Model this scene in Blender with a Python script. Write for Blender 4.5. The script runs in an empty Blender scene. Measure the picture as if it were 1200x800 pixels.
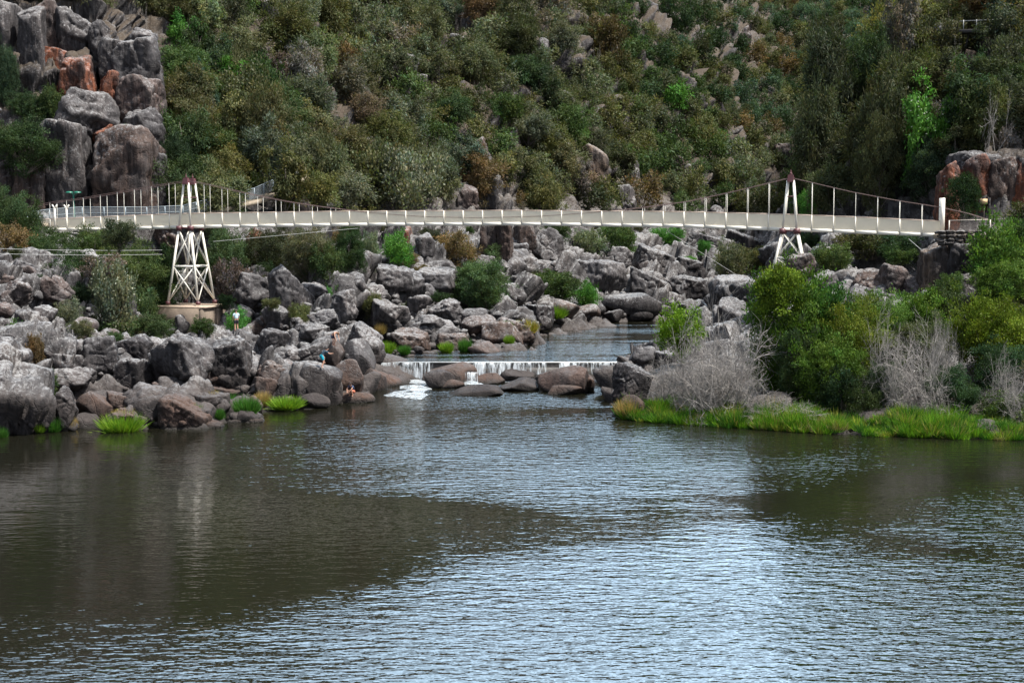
import bpy, bmesh, math, random
import numpy as np
from mathutils import Vector, Matrix, Euler

# ------------------------------------------------------------------ camera
F = 1648.0; H = 13.8; TH = math.atan(135.0 / F)
CT, ST = math.cos(TH), math.sin(TH)
scn = bpy.context.scene
cam_d = bpy.data.cameras.new("camera"); cam = bpy.data.objects.new("camera", cam_d)
scn.collection.objects.link(cam); scn.camera = cam
cam.location = (0, 0, H); cam.rotation_euler = (math.pi / 2 - TH, 0, 0)
cam_d.sensor_width = 36.0; cam_d.lens = 36.0 * F / 1200.0; cam_d.clip_start = 0.5; cam_d.clip_end = 4000

# ------------------------------------------------------------------ light
SUN_EL, SUN_AZ = 62.0, 106.0            # azimuth clockwise from +Y (towards +X)
world = bpy.data.worlds.new("World"); scn.world = world; world.use_nodes = True
wn = world.node_tree; bg = wn.nodes["Background"]
sky = wn.nodes.new("ShaderNodeTexSky"); sky.sky_type = 'NISHITA'; sky.sun_disc = False
sky.sun_elevation = math.radians(SUN_EL); sky.sun_rotation = math.radians(SUN_AZ)
sky.air_density = 1.0; sky.dust_density = 4.0; sky.ozone_density = 1.0
tc = wn.nodes.new("ShaderNodeTexCoord"); cmap = wn.nodes.new("ShaderNodeMapping"); cmap.inputs["Scale"].default_value = (1.0, 1.0, 2.6)
wn.links.new(tc.outputs["Generated"], cmap.inputs["Vector"])
cn = wn.nodes.new("ShaderNodeTexNoise"); cn.inputs["Scale"].default_value = 2.2; cn.inputs["Detail"].default_value = 6; wn.links.new(cmap.outputs[0], cn.inputs["Vector"])
crp = wn.nodes.new("ShaderNodeValToRGB"); crp.color_ramp.elements[0].position = .34; crp.color_ramp.elements[1].position = .62; wn.links.new(cn.outputs["Fac"], crp.inputs[0])
cmx = wn.nodes.new("ShaderNodeMix"); cmx.data_type = 'RGBA'; wn.links.new(crp.outputs[0], cmx.inputs[0]); wn.links.new(sky.outputs[0], cmx.inputs[6]); cmx.inputs[7].default_value = (3.2, 3.5, 4.0, 1)
spz = wn.nodes.new("ShaderNodeSeparateXYZ"); wn.links.new(tc.outputs["Generated"], spz.inputs[0])
bank = wn.nodes.new("ShaderNodeValToRGB"); bank.color_ramp.elements[0].position = .82; bank.color_ramp.elements[1].position = .95
dtp = wn.nodes.new("ShaderNodeVectorMath"); dtp.operation = 'DOT_PRODUCT'; dtp.inputs[1].default_value = (.06, .935, .34); wn.links.new(tc.outputs["Generated"], dtp.inputs[0]); wn.links.new(dtp.outputs["Value"], bank.inputs[0])
bmx = wn.nodes.new("ShaderNodeMix"); bmx.data_type = 'RGBA'; wn.links.new(bank.outputs[0], bmx.inputs[0]); bmx.inputs[7].default_value = (21, 29, 37, 1)
wn.links.new(cmx.outputs[2], bmx.inputs[6]); wn.links.new(bmx.outputs[2], bg.inputs[0]); bg.inputs[1].default_value = 0.11
sd = bpy.data.lights.new("sun", 'SUN'); so = bpy.data.objects.new("sun", sd); scn.collection.objects.link(so)
sd.energy = 4.8; sd.angle = math.radians(4); sd.color = (1.0, 0.95, 0.88)
so.rotation_euler = (math.radians(90 - SUN_EL), 0, math.radians(180 - SUN_AZ))
scn.view_settings.view_transform = 'Standard'; scn.view_settings.look = 'None'
scn.view_settings.gamma = 1.0; scn.view_settings.use_curve_mapping = False
scn.view_settings.exposure = 0.88
scn.cycles.max_bounces = 6; scn.cycles.diffuse_bounces = 2; scn.cycles.transparent_max_bounces = 12
scn.cycles.glossy_bounces = 3; scn.cycles.transmission_bounces = 2

# ------------------------------------------------------------------ helpers
HAZE = 0.0
rng = np.random.default_rng(7); R = random.Random(11)
def P(px, py, Y):
    d = Vector((px - 600.0, F * CT + (400 - py) * ST, -F * ST + (400 - py) * CT))
    k = Y / d.y
    return Vector((d.x * k, Y, H + d.z * k))
def pix(p):
    d = Vector(p) - Vector((0, 0, H))
    zc = d.y * CT - d.z * ST; yc = d.y * ST + d.z * CT
    return 600 + F * d.x / zc, 400 - F * yc / zc
def scale_at(Y): return F / Y           # pixels per metre

def hash3(ix, iy, iz, s):
    h = (ix.astype(np.int64) * 374761393 + iy.astype(np.int64) * 668265263 + iz.astype(np.int64) * 2147483647 + s * 144665) & 0xffffffff
    h = ((h ^ (h >> 13)) * 1274126177) & 0xffffffff
    h = ((h ^ (h >> 16)) * 2246822519) & 0xffffffff
    h = h ^ (h >> 15)
    return (h & 0xffffff).astype(np.float32) / float(0xffffff)
def vnoise(p, s=0):
    i = np.floor(p).astype(np.int64); f = (p - i).astype(np.float32); f = f * f * (3 - 2 * f)
    r = 0
    for dx in (0, 1):
        for dy in (0, 1):
            for dz in (0, 1):
                w = (f[:, 0] if dx else 1 - f[:, 0]) * (f[:, 1] if dy else 1 - f[:, 1]) * (f[:, 2] if dz else 1 - f[:, 2])
                r = r + w * hash3(i[:, 0] + dx, i[:, 1] + dy, i[:, 2] + dz, s)
    return r * 2 - 1
def fbm(p, o=4, s=0):
    r = 0; a = 1.0; t = 0
    for k in range(o):
        r = r + a * vnoise(p * 2 ** k + 17.3 * k, s + k); t += a; a *= 0.5
    return r / t
def blocks(p, s=0, tilt=0.5):
    """cellular noise: every cell is a tilted block of its own height; returns height, edge distance"""
    i0 = np.floor(p).astype(np.int64); best = np.full(len(p), 9e9, np.float32); sec = best.copy(); val = np.zeros(len(p), np.float32)
    for dx in (-1, 0, 1):
        for dy in (-1, 0, 1):
            for dz in (-1, 0, 1):
                ix, iy, iz = i0[:, 0] + dx, i0[:, 1] + dy, i0[:, 2] + dz
                v = [p[:, 0] - (ix + hash3(ix, iy, iz, s + 1)), p[:, 1] - (iy + hash3(ix, iy, iz, s + 2)), p[:, 2] - (iz + hash3(ix, iy, iz, s + 3))]
                d = v[0] ** 2 + v[1] ** 2 + v[2] ** 2
                h = hash3(ix, iy, iz, s + 4) - .5
                h = h + tilt * ((hash3(ix, iy, iz, s + 5) - .5) * v[0] + (hash3(ix, iy, iz, s + 6) - .5) * v[1] + (hash3(ix, iy, iz, s + 7) - .5) * v[2]) * 2
                m = d < best
                sec = np.where(m, best, np.minimum(sec, d)); val = np.where(m, h, val); best = np.where(m, d, best)
    return val.astype(np.float32), np.sqrt(sec) - np.sqrt(best)

def mesh_np(name, V, Fc, mat, smooth=False, tint=None):
    me = bpy.data.meshes.new(name); k = Fc.shape[1]
    me.vertices.add(len(V)); me.vertices.foreach_set("co", np.asarray(V, np.float32).ravel())
    me.loops.add(Fc.size); me.loops.foreach_set("vertex_index", np.asarray(Fc, np.int32).ravel())
    me.polygons.add(len(Fc)); me.polygons.foreach_set("loop_start", np.arange(len(Fc), dtype=np.int32) * k)
    if smooth: me.polygons.foreach_set("use_smooth", np.ones(len(Fc), bool))
    if tint is not None:
        a = me.color_attributes.new("tint", 'FLOAT_COLOR', 'POINT')
        a.data.foreach_set("color", np.asarray(tint, np.float32).ravel())
    me.update(calc_edges=True); me.validate()
    me.materials.append(mat)
    return me
def link(name, me, parent=None):
    o = bpy.data.objects.new(name, me); scn.collection.objects.link(o)
    if parent: o.parent = parent
    return o
def empty(name, loc=(0, 0, 0), rz=0):
    o = bpy.data.objects.new(name, None); scn.collection.objects.link(o)
    o.location = loc; o.rotation_euler = (0, 0, rz); o.empty_display_size = .3
    return o
def tag(o, label=None, cat=None, group=None, kind=None):
    if label: o['label'] = label
    if cat: o['category'] = cat
    if group: o['group'] = group
    if kind: o['kind'] = kind
    return o
def tubes(lines, sides=6):
    """lines: list of (points Nx3, radii N) -> verts, quads"""
    Vs, Fs, n0 = [], [], 0
    ang = np.arange(sides) * 2 * np.pi / sides
    for pts, rad in lines:
        pts = np.asarray(pts, float); rad = np.broadcast_to(np.asarray(rad, float), (len(pts),))
        t = np.gradient(pts, axis=0); t /= np.linalg.norm(t, axis=1)[:, None] + 1e-9
        ref = np.array([0.31, 0.17, 0.93]) if abs(t[0][2]) < .9 else np.array([1., 0.1, 0])
        a = np.cross(t, ref); a /= np.linalg.norm(a, axis=1)[:, None] + 1e-9; b = np.cross(t, a)
        ring = pts[:, None] + rad[:, None, None] * (np.cos(ang)[None, :, None] * a[:, None] + np.sin(ang)[None, :, None] * b[:, None])
        Vs.append(ring.reshape(-1, 3)); n = len(pts)
        i, j = np.meshgrid(np.arange(n - 1), np.arange(sides), indexing='ij')
        q = np.stack([i * sides + j, i * sides + (j + 1) % sides, (i + 1) * sides + (j + 1) % sides, (i + 1) * sides + j], -1).reshape(-1, 4)
        Fs.append(q + n0); n0 += n * sides
    return np.concatenate(Vs), np.concatenate(Fs)
def boxes(bl):
    """bl: list of (centre, half sizes, rotation 3x3 or None)"""
    Vs, Fs = [], []
    c = np.array([[x, y, z] for x in (-1, 1) for y in (-1, 1) for z in (-1, 1)], float)
    f = np.array([[0, 1, 3, 2], [4, 6, 7, 5], [0, 4, 5, 1], [2, 3, 7, 6], [0, 2, 6, 4], [1, 5, 7, 3]])
    for k, (ce, hs, rot) in enumerate(bl):
        v = c * np.array(hs)
        if rot is not None: v = v @ np.array(rot).T
        Vs.append(v + np.array(ce)); Fs.append(f + 8 * k)
    return np.concatenate(Vs), np.concatenate(Fs)
def beam(a, b, w, h=None):
    """box from a to b of width w / height h"""
    a, b = Vector(a), Vector(b); d = b - a; L = d.length; x = d.normalized()
    up = Vector((0, 0, 1)) if abs(x.z) < .95 else Vector((1, 0, 0))
    y = up.cross(x).normalized(); z = x.cross(y)
    return ((a + b) / 2, (L / 2, w / 2, (h or w) / 2), [[x.x, y.x, z.x], [x.y, y.y, z.y], [x.z, y.z, z.z]])

# ------------------------------------------------------------------ materials
def newmat(name):
    m = bpy.data.materials.new(name); m.use_nodes = True; nt = m.node_tree
    return m, nt, nt.nodes["Principled BSDF"]
def N(nt, t, **kw):
    n = nt.nodes.new(t)
    for k, v in kw.items(): setattr(n, k, v)
    return n
def noise(nt, vec, scale, detail=4, rough=.6, w=None):
    n = N(nt, "ShaderNodeTexNoise"); n.inputs["Scale"].default_value = scale; n.inputs["Detail"].default_value = detail
    n.inputs["Roughness"].default_value = rough; nt.links.new(vec, n.inputs["Vector"]); return n.outputs["Fac"]
def ramp(nt, fac, a, b, c0=(0, 0, 0, 1), c1=(1, 1, 1, 1)):
    r = N(nt, "ShaderNodeValToRGB"); r.color_ramp.elements[0].position = a; r.color_ramp.elements[1].position = b
    r.color_ramp.elements[0].color = c0; r.color_ramp.elements[1].color = c1; nt.links.new(fac, r.inputs[0]); return r.outputs[0]
def mixc(nt, fac, a, b, mode='MIX'):
    m = N(nt, "ShaderNodeMix", data_type='RGBA', blend_type=mode)
    for s, v in ((m.inputs[0], fac), (m.inputs[6], a), (m.inputs[7], b)):
        if isinstance(v, (tuple, float, int)): s.default_value = v
        else: nt.links.new(v, s)
    return m.outputs[2]
def math_(nt, op, a, b=None, clamp=False):
    m = N(nt, "ShaderNodeMath", operation=op, use_clamp=clamp)
    for s, v in ((m.inputs[0], a), (m.inputs[1], b)):
        if v is None: continue
        if isinstance(v, (float, int)): s.default_value = v
        else: nt.links.new(v, s)
    return m.outputs[0]
def mapping(nt, vec, sc, rot=(0, 0, 0)):
    m = N(nt, "ShaderNodeMapping"); m.inputs["Scale"].default_value = sc; m.inputs["Rotation"].default_value = rot
    nt.links.new(vec, m.inputs["Vector"]); return m.outputs[0]

def rock_material(name, ground=False):
    m, nt, b = newmat(name)
    geo = N(nt, "ShaderNodeNewGeometry"); pos = geo.outputs["Position"]
    sep = N(nt, "ShaderNodeSeparateXYZ"); nt.links.new(geo.outputs["Normal"], sep.inputs[0])
    sp = N(nt, "ShaderNodeSeparateXYZ"); nt.links.new(pos, sp.inputs[0])
    oi = N(nt, "ShaderNodeObjectInfo")
    big = noise(nt, pos, .22, 3); mid = noise(nt, pos, 1.1, 5, .65); fine = noise(nt, pos, 5.0, 5, .7)
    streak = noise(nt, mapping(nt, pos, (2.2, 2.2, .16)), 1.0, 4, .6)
    vo = N(nt, "ShaderNodeTexVoronoi", feature='DISTANCE_TO_EDGE'); vo.inputs["Scale"].default_value = .75
    wp = N(nt, "ShaderNodeMix", data_type='RGBA'); wp.inputs[0].default_value = .12
    nz = N(nt, "ShaderNodeTexNoise"); nz.inputs["Scale"].default_value = 1.5; nt.links.new(pos, nz.inputs["Vector"])
    va = N(nt, "ShaderNodeVectorMath", operation='ADD'); nt.links.new(mapping(nt, pos, (1, 1, .55), (.2, .3, .1)), va.inputs[0]); nt.links.new(nz.outputs["Color"], va.inputs[1])
    nt.links.new(va.outputs[0], vo.inputs["Vector"])
    base = mixc(nt, ramp(nt, mid, .30, .70), (.048, .047, .050, 1), (.105, .101, .102, 1))
    base = mixc(nt, math_(nt, 'MULTIPLY', ramp(nt, big, .45, .7), .35), base, (.16, .115, .092, 1))     # pinkish dolerite
    base = mixc(nt, math_(nt, 'MULTIPLY', ramp(nt, fine, .35, .7), .55), base, (.05, .045, .045, 1), 'MIX')
    # dark streaks running down steep faces only
    low = math_(nt, 'MULTIPLY', math_(nt, 'SUBTRACT', math_(nt, 'ADD', 2.3, math_(nt, 'MULTIPLY', big, 2.0)), sp.outputs[2]), .8, True)
    base = mixc(nt, math_(nt, 'MULTIPLY', low, .75), base, (.056, .046, .042, 1))       # flood-washed brown rock
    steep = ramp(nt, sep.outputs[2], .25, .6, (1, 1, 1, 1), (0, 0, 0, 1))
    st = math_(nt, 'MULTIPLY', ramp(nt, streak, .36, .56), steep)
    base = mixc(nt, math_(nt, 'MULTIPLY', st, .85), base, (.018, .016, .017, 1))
    if not ground:
        tf_ = math_(nt, 'ADD', .30, math_(nt, 'MULTIPLY', ramp(nt, noise(nt, mapping(nt, pos, (1, 1, .55)), .55, 4, .6), .40, .56), .70))
        base = mixc(nt, tf_, base, mixc(nt, 1.0, base, oi.outputs["Color"], 'MULTIPLY'))
    # pale lichen crust, thickest on flat tops
    lf = math_(nt, 'ADD', noise(nt, pos, 3.2, 8, .85), math_(nt, 'MULTIPLY', sep.outputs[2], .14))
    lf = math_(nt, 'ADD', lf, math_(nt, 'MULTIPLY', math_(nt, 'SUBTRACT', big, .5), .35))
    lich = ramp(nt, lf, .585, .70)
    dry = math_(nt, 'MULTIPLY', math_(nt, 'SUBTRACT', sp.outputs[2], .5), .7, True)
    base = mixc(nt, math_(nt, 'MULTIPLY', math_(nt, 'MULTIPLY', lich, math_(nt, 'MULTIPLY', dry, math_(nt, 'SUBTRACT', 1.0, math_(nt, 'MULTIPLY', low, .8)))), .75), base, (.31, .315, .32, 1))
    if ground:   # leaf litter and dry grass on the gentler parts, higher up
        hi = math_(nt, 'MULTIPLY', math_(nt, 'MULTIPLY', math_(nt, 'SUBTRACT', sp.outputs[2], 12.0), .1, True), ramp(nt, sep.outputs[2], .3, .55))
        lit = ramp(nt, noise(nt, pos, .5, 5, .7), .26, .46)
        base = mixc(nt, math_(nt, 'MULTIPLY', math_(nt, 'MULTIPLY', hi, lit), .85), base, (.058, .042, .027, 1))
    cr_c = ramp(nt, vo.outputs["Distance"], .0, .03)
    base = mixc(nt, math_(nt, 'MULTIPLY', math_(nt, 'SUBTRACT', 1.0, cr_c), math_(nt, 'MULTIPLY', ramp(nt, big, .45, .6), .45)), base, (.018, .016, .015, 1))
    wet = math_(nt, 'MULTIPLY', math_(nt, 'SUBTRACT', sp.outputs[2], .05), 2.5, True)
    base = mixc(nt, wet, (.02, .018, .016, 1), base)
    nt.links.new(base, b.inputs["Base Color"])
    b.inputs["Roughness"].default_value = .85; b.inputs["Specular IOR Level"].default_value = .3
    bp = N(nt, "ShaderNodeBump"); bp.inputs["Distance"].default_value = .22; bp.inputs["Strength"].default_value = .9
    hgt = math_(nt, 'ADD', math_(nt, 'MULTIPLY', noise(nt, pos, 2.0, 8, .68), 1.0), math_(nt, 'MULTIPLY', fine, .35))
    crack = ramp(nt, vo.outputs["Distance"], 0.0, .045)
    hgt = math_(nt, 'ADD', hgt, math_(nt, 'MULTIPLY', crack, .2))
    nt.links.new(hgt, bp.inputs["Height"]); nt.links.new(bp.outputs[0], b.inputs["Normal"])
    return m
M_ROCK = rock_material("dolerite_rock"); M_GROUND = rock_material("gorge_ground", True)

def leaf_material(name, trans=.3):
    m, nt, b = newmat(name); nt.nodes.remove(b)
    oi = N(nt, "ShaderNodeObjectInfo"); at = N(nt, "ShaderNodeAttribute", attribute_name="tint")
    c = mixc(nt, 1.0, at.outputs["Color"], oi.outputs["Color"], 'MULTIPLY')
    d = N(nt, "ShaderNodeBsdfDiffuse"); t = N(nt, "ShaderNodeBsdfTranslucent"); mx = N(nt, "ShaderNodeMixShader")
    g = N(nt, "ShaderNodeBsdfGlossy"); g.inputs["Roughness"].default_value = .45; g.inputs[0].default_value = (.6, .6, .6, 1)
    nt.links.new(c, d.inputs[0]); nt.links.new(mixc(nt, 1.0, c, (1.0, 1.15, .5, 1), 'MULTIPLY'), t.inputs[0])
    mx.inputs[0].default_value = trans
    nt.links.new(d.outputs[0], mx.inputs[1]); nt.links.new(t.outputs[0], mx.inputs[2])
    m2 = N(nt, "ShaderNodeMixShader"); m2.inputs[0].default_value = .008
    nt.links.new(mx.outputs[0], m2.inputs[1]); nt.links.new(g.outputs[0], m2.inputs[2])
    nt.links.new(m2.outputs[0], nt.nodes["Material Output"].inputs[0])
    return m
M_LEAF = leaf_material("foliage")
def simple(name, col, rough=.6, metal=0, var=.15, vscale=3.0, bump=0):
    m, nt, b = newmat(name); geo = N(nt, "ShaderNodeNewGeometry")
    n = noise(nt, geo.outputs["Position"], vscale, 5, .65)
    c = mixc(nt, ramp(nt, n, .3, .7), tuple(x * (1 - var) for x in col[:3]) + (1,), tuple(min(1, x * (1 + var)) for x in col[:3]) + (1,))
    nt.links.new(c, b.inputs["Base Color"]); b.inputs["Roughness"].default_value = rough; b.inputs["Metallic"].default_value = metal
    if bump:
        bp = N(nt, "ShaderNodeBump"); bp.inputs["Distance"].default_value = bump; nt.links.new(n, bp.inputs["Height"]); nt.links.new(bp.outputs[0], b.inputs["Normal"])
    return m
M_BARK = simple("bark", (.14, .12, .105), .9, var=.4)
M_TWIG = simple("grey_twigs", (.26, .245, .23), .9, var=.25)
M_WHITE = simple("cream_painted_steel", (.80, .77, .68), .45, var=.06, vscale=1.5)
M_MAROON = simple("maroon_painted_steel", (.10, .035, .04), .5)
M_CABLE = simple("cable_steel", (.13, .085, .08), .6)
M_WIRE = simple("galvanised_wire", (.45, .46, .45), .5)
M_CONC = simple("concrete", (.17, .135, .105), .9, var=.35, vscale=1.2, bump=.05)
M_PATH = simple("path_concrete", (.25, .21, .16), .9, var=.2)
M_GREEN = simple("green_enamel", (.01, .15, .10), .4)
M_BLUEG = simple("galvanised_railing", (.28, .34, .38), .5)
def mesh_screen(name, col, alpha):
    m, nt, b = newmat(name); b.inputs["Base Color"].default_value = col + (1,); b.inputs["Roughness"].default_value = .6
    geo = N(nt, "ShaderNodeNewGeometry"); n = noise(nt, geo.outputs["Position"], 1.3, 4)
    nt.links.new(mixc(nt, ramp(nt, n, .3, .7), tuple(c * .88 for c in col) + (1,), col + (1,)), b.inputs["Base Color"])
    tr = N(nt, "ShaderNodeBsdfTransparent"); mx = N(nt, "ShaderNodeMixShader"); mx.inputs[0].default_value = alpha
    nt.links.new(tr.outputs[0], mx.inputs[1]); nt.links.new(b.outputs[0], mx.inputs[2])
    nt.links.new(mx.outputs[0], nt.nodes["Material Output"].inputs[0]); return m
M_SCREEN = mesh_screen("fine_cream_mesh", (.84, .78, .64), .74)
M_GREYMESH = mesh_screen("grey_wire_mesh", (.25, .29, .32), .35)

# ------------------------------------------------------------------ terrain
# columns: photo column -> list of (distance, height) with height given directly or as photo row ('r', row)
def rz(px, row, Y): return P(px, row, Y).z
def col(px, *pts):
    return (px, [(Y, (rz(px, v[1], Y) if isinstance(v, tuple) else v)) for Y, v in pts])
r = lambda v: ('r', v)
COLS = [
 col(-700, (40, -3), (70, -2), (74, 1), (80, 5), (110, 9), (130, 14), (138, 15), (152, 38), (200, 66), (300, 118), (450, 160), (760, 170)),
 col(-300, (40, -3), (82, -2), (86, 1), (90, 4), (110, 7), (130, 12), (145, 14), (160, 36), (200, 62), (300, 118), (450, 160), (760, 170)),
 col(0,    (40, -3), (89, -2), (92, .4), (94, 3.6), (97, 4.4), (110, 5.8), (120, 9), (128, 10.5), (140, 13), (150, 14), (154, 24), (162, 34), (168, 39), (200, 60), (300, 116), (450, 160), (760, 170)),
 col(60,   (40, -3), (90, -2), (94, .3), (96, 2.2), (106, 4.2), (118, 6.5), (128, 9.5), (140, 12.6), (150, 13.8), (153, 16), (157, 24), (163, 32), (170, 38), (200, 56), (300, 112), (450, 158), (760, 170)),
 col(120,  (40, -3), (92, -2), (95, .3), (102, 1.0), (107, 4.0), (118, 5.2), (128, 8.2), (140, 12.4), (151, 14), (154, 17), (157, 24), (164, 31), (172, 38), (200, 54), (300, 108), (450, 152), (760, 165)),
 col(175,  (40, -3), (92, -2), (96, .3), (108, 1.0), (112, 3.6), (133, 3.4), (139, 4.0), (144, 8), (149, 12.2), (153, 14.2), (160, 20), (175, 32), (200, 48), (300, 104), (450, 150), (760, 165)),
 col(225,  (40, -3), (92, -2), (96, .3), (109, 1.0), (113, 3.6), (134, 3.2), (141, 3.6), (147, 8), (151, 12.2), (154, 14.6), (160, 18), (175, 30), (200, 46), (300, 102), (450, 148), (760, 165)),
 col(290,  (40, -3), (95, -2), (99, .3), (109, 1.0), (114, 3.4), (135, 3.6), (145, 9), (153, 13.5), (158, 15.5), (165, 19), (200, 42), (300, 98), (450, 144), (760, 160)),
 col(350,  (40, -3), (102, -2), (105, .2), (112, 1.8), (124, 4.3), (135, 6.5), (150, 11.3), (158, 14), (165, 18.5), (200, 38), (300, 93), (450, 140), (760, 160)),
 col(410,  (40, -3), (107, -2), (111, .3), (118, 2.4), (126, 3.6), (138, 6.3), (150, 10.0), (165, 13.6), (180, 19), (210, 34), (300, 84), (450, 134), (760, 155)),
 col(445,  (40, -3), (115, -2), (121, 0.1), (126, 1.7), (130, 1.8), (138, 4.0), (152, 8.3), (166, 11.4), (180, 15.2), (215, 33), (300, 78), (450, 130), (760, 155)),
 col(520,  (40, -3), (124, -2), (126.5, .8), (134, 1.2), (137, 1.9), (150, 5.2), (165, 9.5), (185, 14.0), (205, 22), (240, 42), (320, 70), (450, 104), (760, 130)),
 col(600,  (40, -3), (124, -2), (126.5, .8), (136, 1.2), (140, 2.2), (155, 4.9), (172, 8.6), (196, 13.6), (225, 26), (270, 54), (350, 77), (480, 103), (760, 115)),
 col(650,  (40, -3), (124, -2), (126.5, .8), (155, 1.2), (160, 2.2), (175, 5.6), (200, 10.2), (215, 13.8), (240, 25), (290, 57), (370, 80), (500, 106), (760, 115)),
 col(700,  (40, -3), (121, -2), (126.5, .8), (169, 1.2), (173, 2.4), (190, 5.2), (212, 9.8), (235, 14.4), (260, 25), (310, 59), (390, 83), (520, 108), (760, 116)),
 col(740,  (40, -3), (97, -2), (101, .4), (110, 1.6), (122, 2.4), (130, 2.2), (138, 1.1), (177, 1.2), (181, 2.6), (200, 5.6), (225, 10.3), (248, 14), (275, 25), (330, 63), (420, 89), (540, 110), (760, 118)),
 col(790,  (40, -3), (95, -2), (98.5, .4), (106, 1.4), (115, 3), (128, 2.8), (138, 1.1), (185, 1.2), (188, 2.6), (210, 6), (240, 10.8), (262, 14), (290, 27), (350, 67), (440, 91), (560, 112), (760, 120)),
 col(835,  (40, -3), (94, -2), (97.5, .4), (105, 1.4), (115, 4), (128, 4.2), (140, 5), (160, 3), (170, 1.1), (196, 1.2), (200, 3), (225, 8), (250, 11.5), (275, 15), (305, 28), (370, 62), (470, 94), (580, 114), (760, 128)),
 col(870,  (40, -3), (94, -2), (96.5, .4), (104, 1.4), (115, 4.6), (128, 5.6), (142, 8.4), (152, 8), (170, 2), (205, 2), (235, 8.5), (262, 12), (290, 15), (330, 32), (400, 64), (490, 93), (600, 118), (760, 132)),
 col(905,  (40, -3), (93, -2), (95.5, .4), (104, 1.4), (115, 5), (124, 8), (132, 7.6), (150, 7), (170, 4), (210, 4), (245, 9.5), (275, 12.5), (305, 16), (350, 36), (430, 70), (520, 90), (620, 121), (760, 130)),
 col(935,  (40, -3), (92, -2), (94.5, .4), (104, 1.4), (114, 5), (122, 8.6), (132, 9.4), (145, 11), (155, 14), (170, 13), (190, 6), (240, 9), (280, 13), (310, 17), (360, 38), (440, 72), (540, 98), (640, 126), (760, 134)),
 col(970,  (40, -3), (91, -2), (93.5, .4), (104, 1.6), (114, 5), (122, 8.6), (132, 10.4), (143, 13), (151, 17.5), (165, 24), (180, 24), (210, 15), (280, 15), (310, 19), (370, 42), (450, 76), (560, 102), (660, 128), (760, 136)),
 col(1010, (40, -3), (90, -2), (92.5, .4), (104, 1.6), (114, 5), (121, 8.6), (130, 10.6), (139, 13.5), (150, 20), (165, 28), (185, 32), (230, 28), (300, 30), (380, 52), (470, 82), (580, 106), (760, 130)),
 col(1060, (40, -3), (90, -2), (92.5, .4), (104, 1.6), (113, 5), (119, 8), (127, 11.5), (135, 13.5), (146, 21), (165, 32), (190, 44), (250, 62), (350, 80), (500, 104), (760, 140)),
 col(1092, (40, -3), (89.5, -2), (92, .4), (104, 1.6), (112, 5), (117, 7.2), (119.5, 8), (122, 12.6), (129, 13.2), (132, 15), (145, 22), (165, 35), (190, 48), (250, 72), (350, 98), (500, 120), (760, 150)),
 col(1125, (40, -3), (89, -2), (91.5, .4), (104, 1.8), (112, 5), (116.5, 7.2), (118.5, 11.6), (120, 12.6), (126, 13.1), (128.5, 19.2), (145, 24), (165, 36), (190, 50), (250, 78), (350, 108), (500, 130), (760, 155)),
 col(1200, (40, -3), (88.5, -2), (91, .4), (104, 2), (112, 6), (117, 9), (119, 12.2), (125, 13.1), (127.5, 19.5), (145, 27), (165, 40), (190, 53), (250, 84), (350, 116), (500, 140), (760, 160)),
 col(1500, (40, -3), (84, -2), (87, .4), (100, 2), (110, 7), (116, 12.6), (122, 13.2), (126, 20), (145, 30), (165, 42), (190, 55), (250, 88), (350, 120), (500, 146), (760, 160)),
 col(1900, (40, -3), (72, -2), (76, .4), (90, 3), (105, 12), (118, 20), (145, 34), (165, 44), (190, 58), (250, 92), (350, 124), (500, 150), (760, 165)),
]
UC = np.array([(c[0] - 600) / F for c in COLS])
def terrain_grid():
    uf = np.concatenate([np.linspace(UC[0], -.42, 60, endpoint=False), np.linspace(-.42, .42, 860, endpoint=False), np.linspace(.42, UC[-1], 60)])
    Yf = np.concatenate([np.linspace(45, 86, 20, endpoint=False), np.linspace(86, 175, 300, endpoint=False), np.linspace(175, 330, 200, endpoint=False), np.linspace(330, 755, 110)])
    Z = np.stack([np.interp(Yf, [p[0] for p in c[1]], [p[1] for p in c[1]]) for c in COLS], 0)   # col x Y
    out = np.empty((len(uf), len(Yf)))
    # smooth (cosine) blend between columns
    k = np.clip(np.searchsorted(UC, uf) - 1, 0, len(UC) - 2); t = (uf - UC[k]) / (UC[k + 1] - UC[k])
    t = (t + t * t * (3 - 2 * t)) / 2
    out = Z[k] * (1 - t)[:, None] + Z[k + 1] * t[:, None]
    return uf, Yf, out
UF, YF, ZB = terrain_grid()
gu, gy = np.meshgrid(UF, YF, indexing='ij')
pts = np.stack([gu * gy, gy, ZB], -1).reshape(-1, 3)
du = np.gradient(pts.reshape(len(UF), len(YF), 3), axis=0); dy = np.gradient(pts.reshape(len(UF), len(YF), 3), axis=1)
nrm = np.cross(du, dy).reshape(-1, 3); nrm /= np.linalg.norm(nrm, axis=1)[:, None] + 1e-9
a = math.radians(28)
rot = np.array([[math.cos(a), 0, -math.sin(a)], [0, 1, 0], [math.sin(a), 0, math.cos(a)]])   # bedding dips towards the river
q = pts @ rot.T
warp = np.stack([fbm(pts * .35, 3, 50), fbm(pts * .35, 3, 60), fbm(pts * .35, 3, 70)], -1)
q = q + warp * 1.1
b1, e1 = blocks(q / np.array([7.5, 6, 4.5]), 1, .8)
b2, e2 = blocks(q / np.array([3.1, 2.4, 1.8]), 20, .9)
b3, e3 = blocks(q / np.array([1.3, 1.1, .8]), 40, .9)
ppx = 600 + pts[:, 0] / pts[:, 1] * F
dep = pts[:, 1]
amp = np.ones(len(pts))
amp *= np.clip((pts[:, 2] + .6) / 1.2, .15, 1)
lower = np.clip((pts[:, 2] - 12) / 6, 0, 1)          # hillside has softer ground
pcx = P(219, 357, 138.5)
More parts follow.
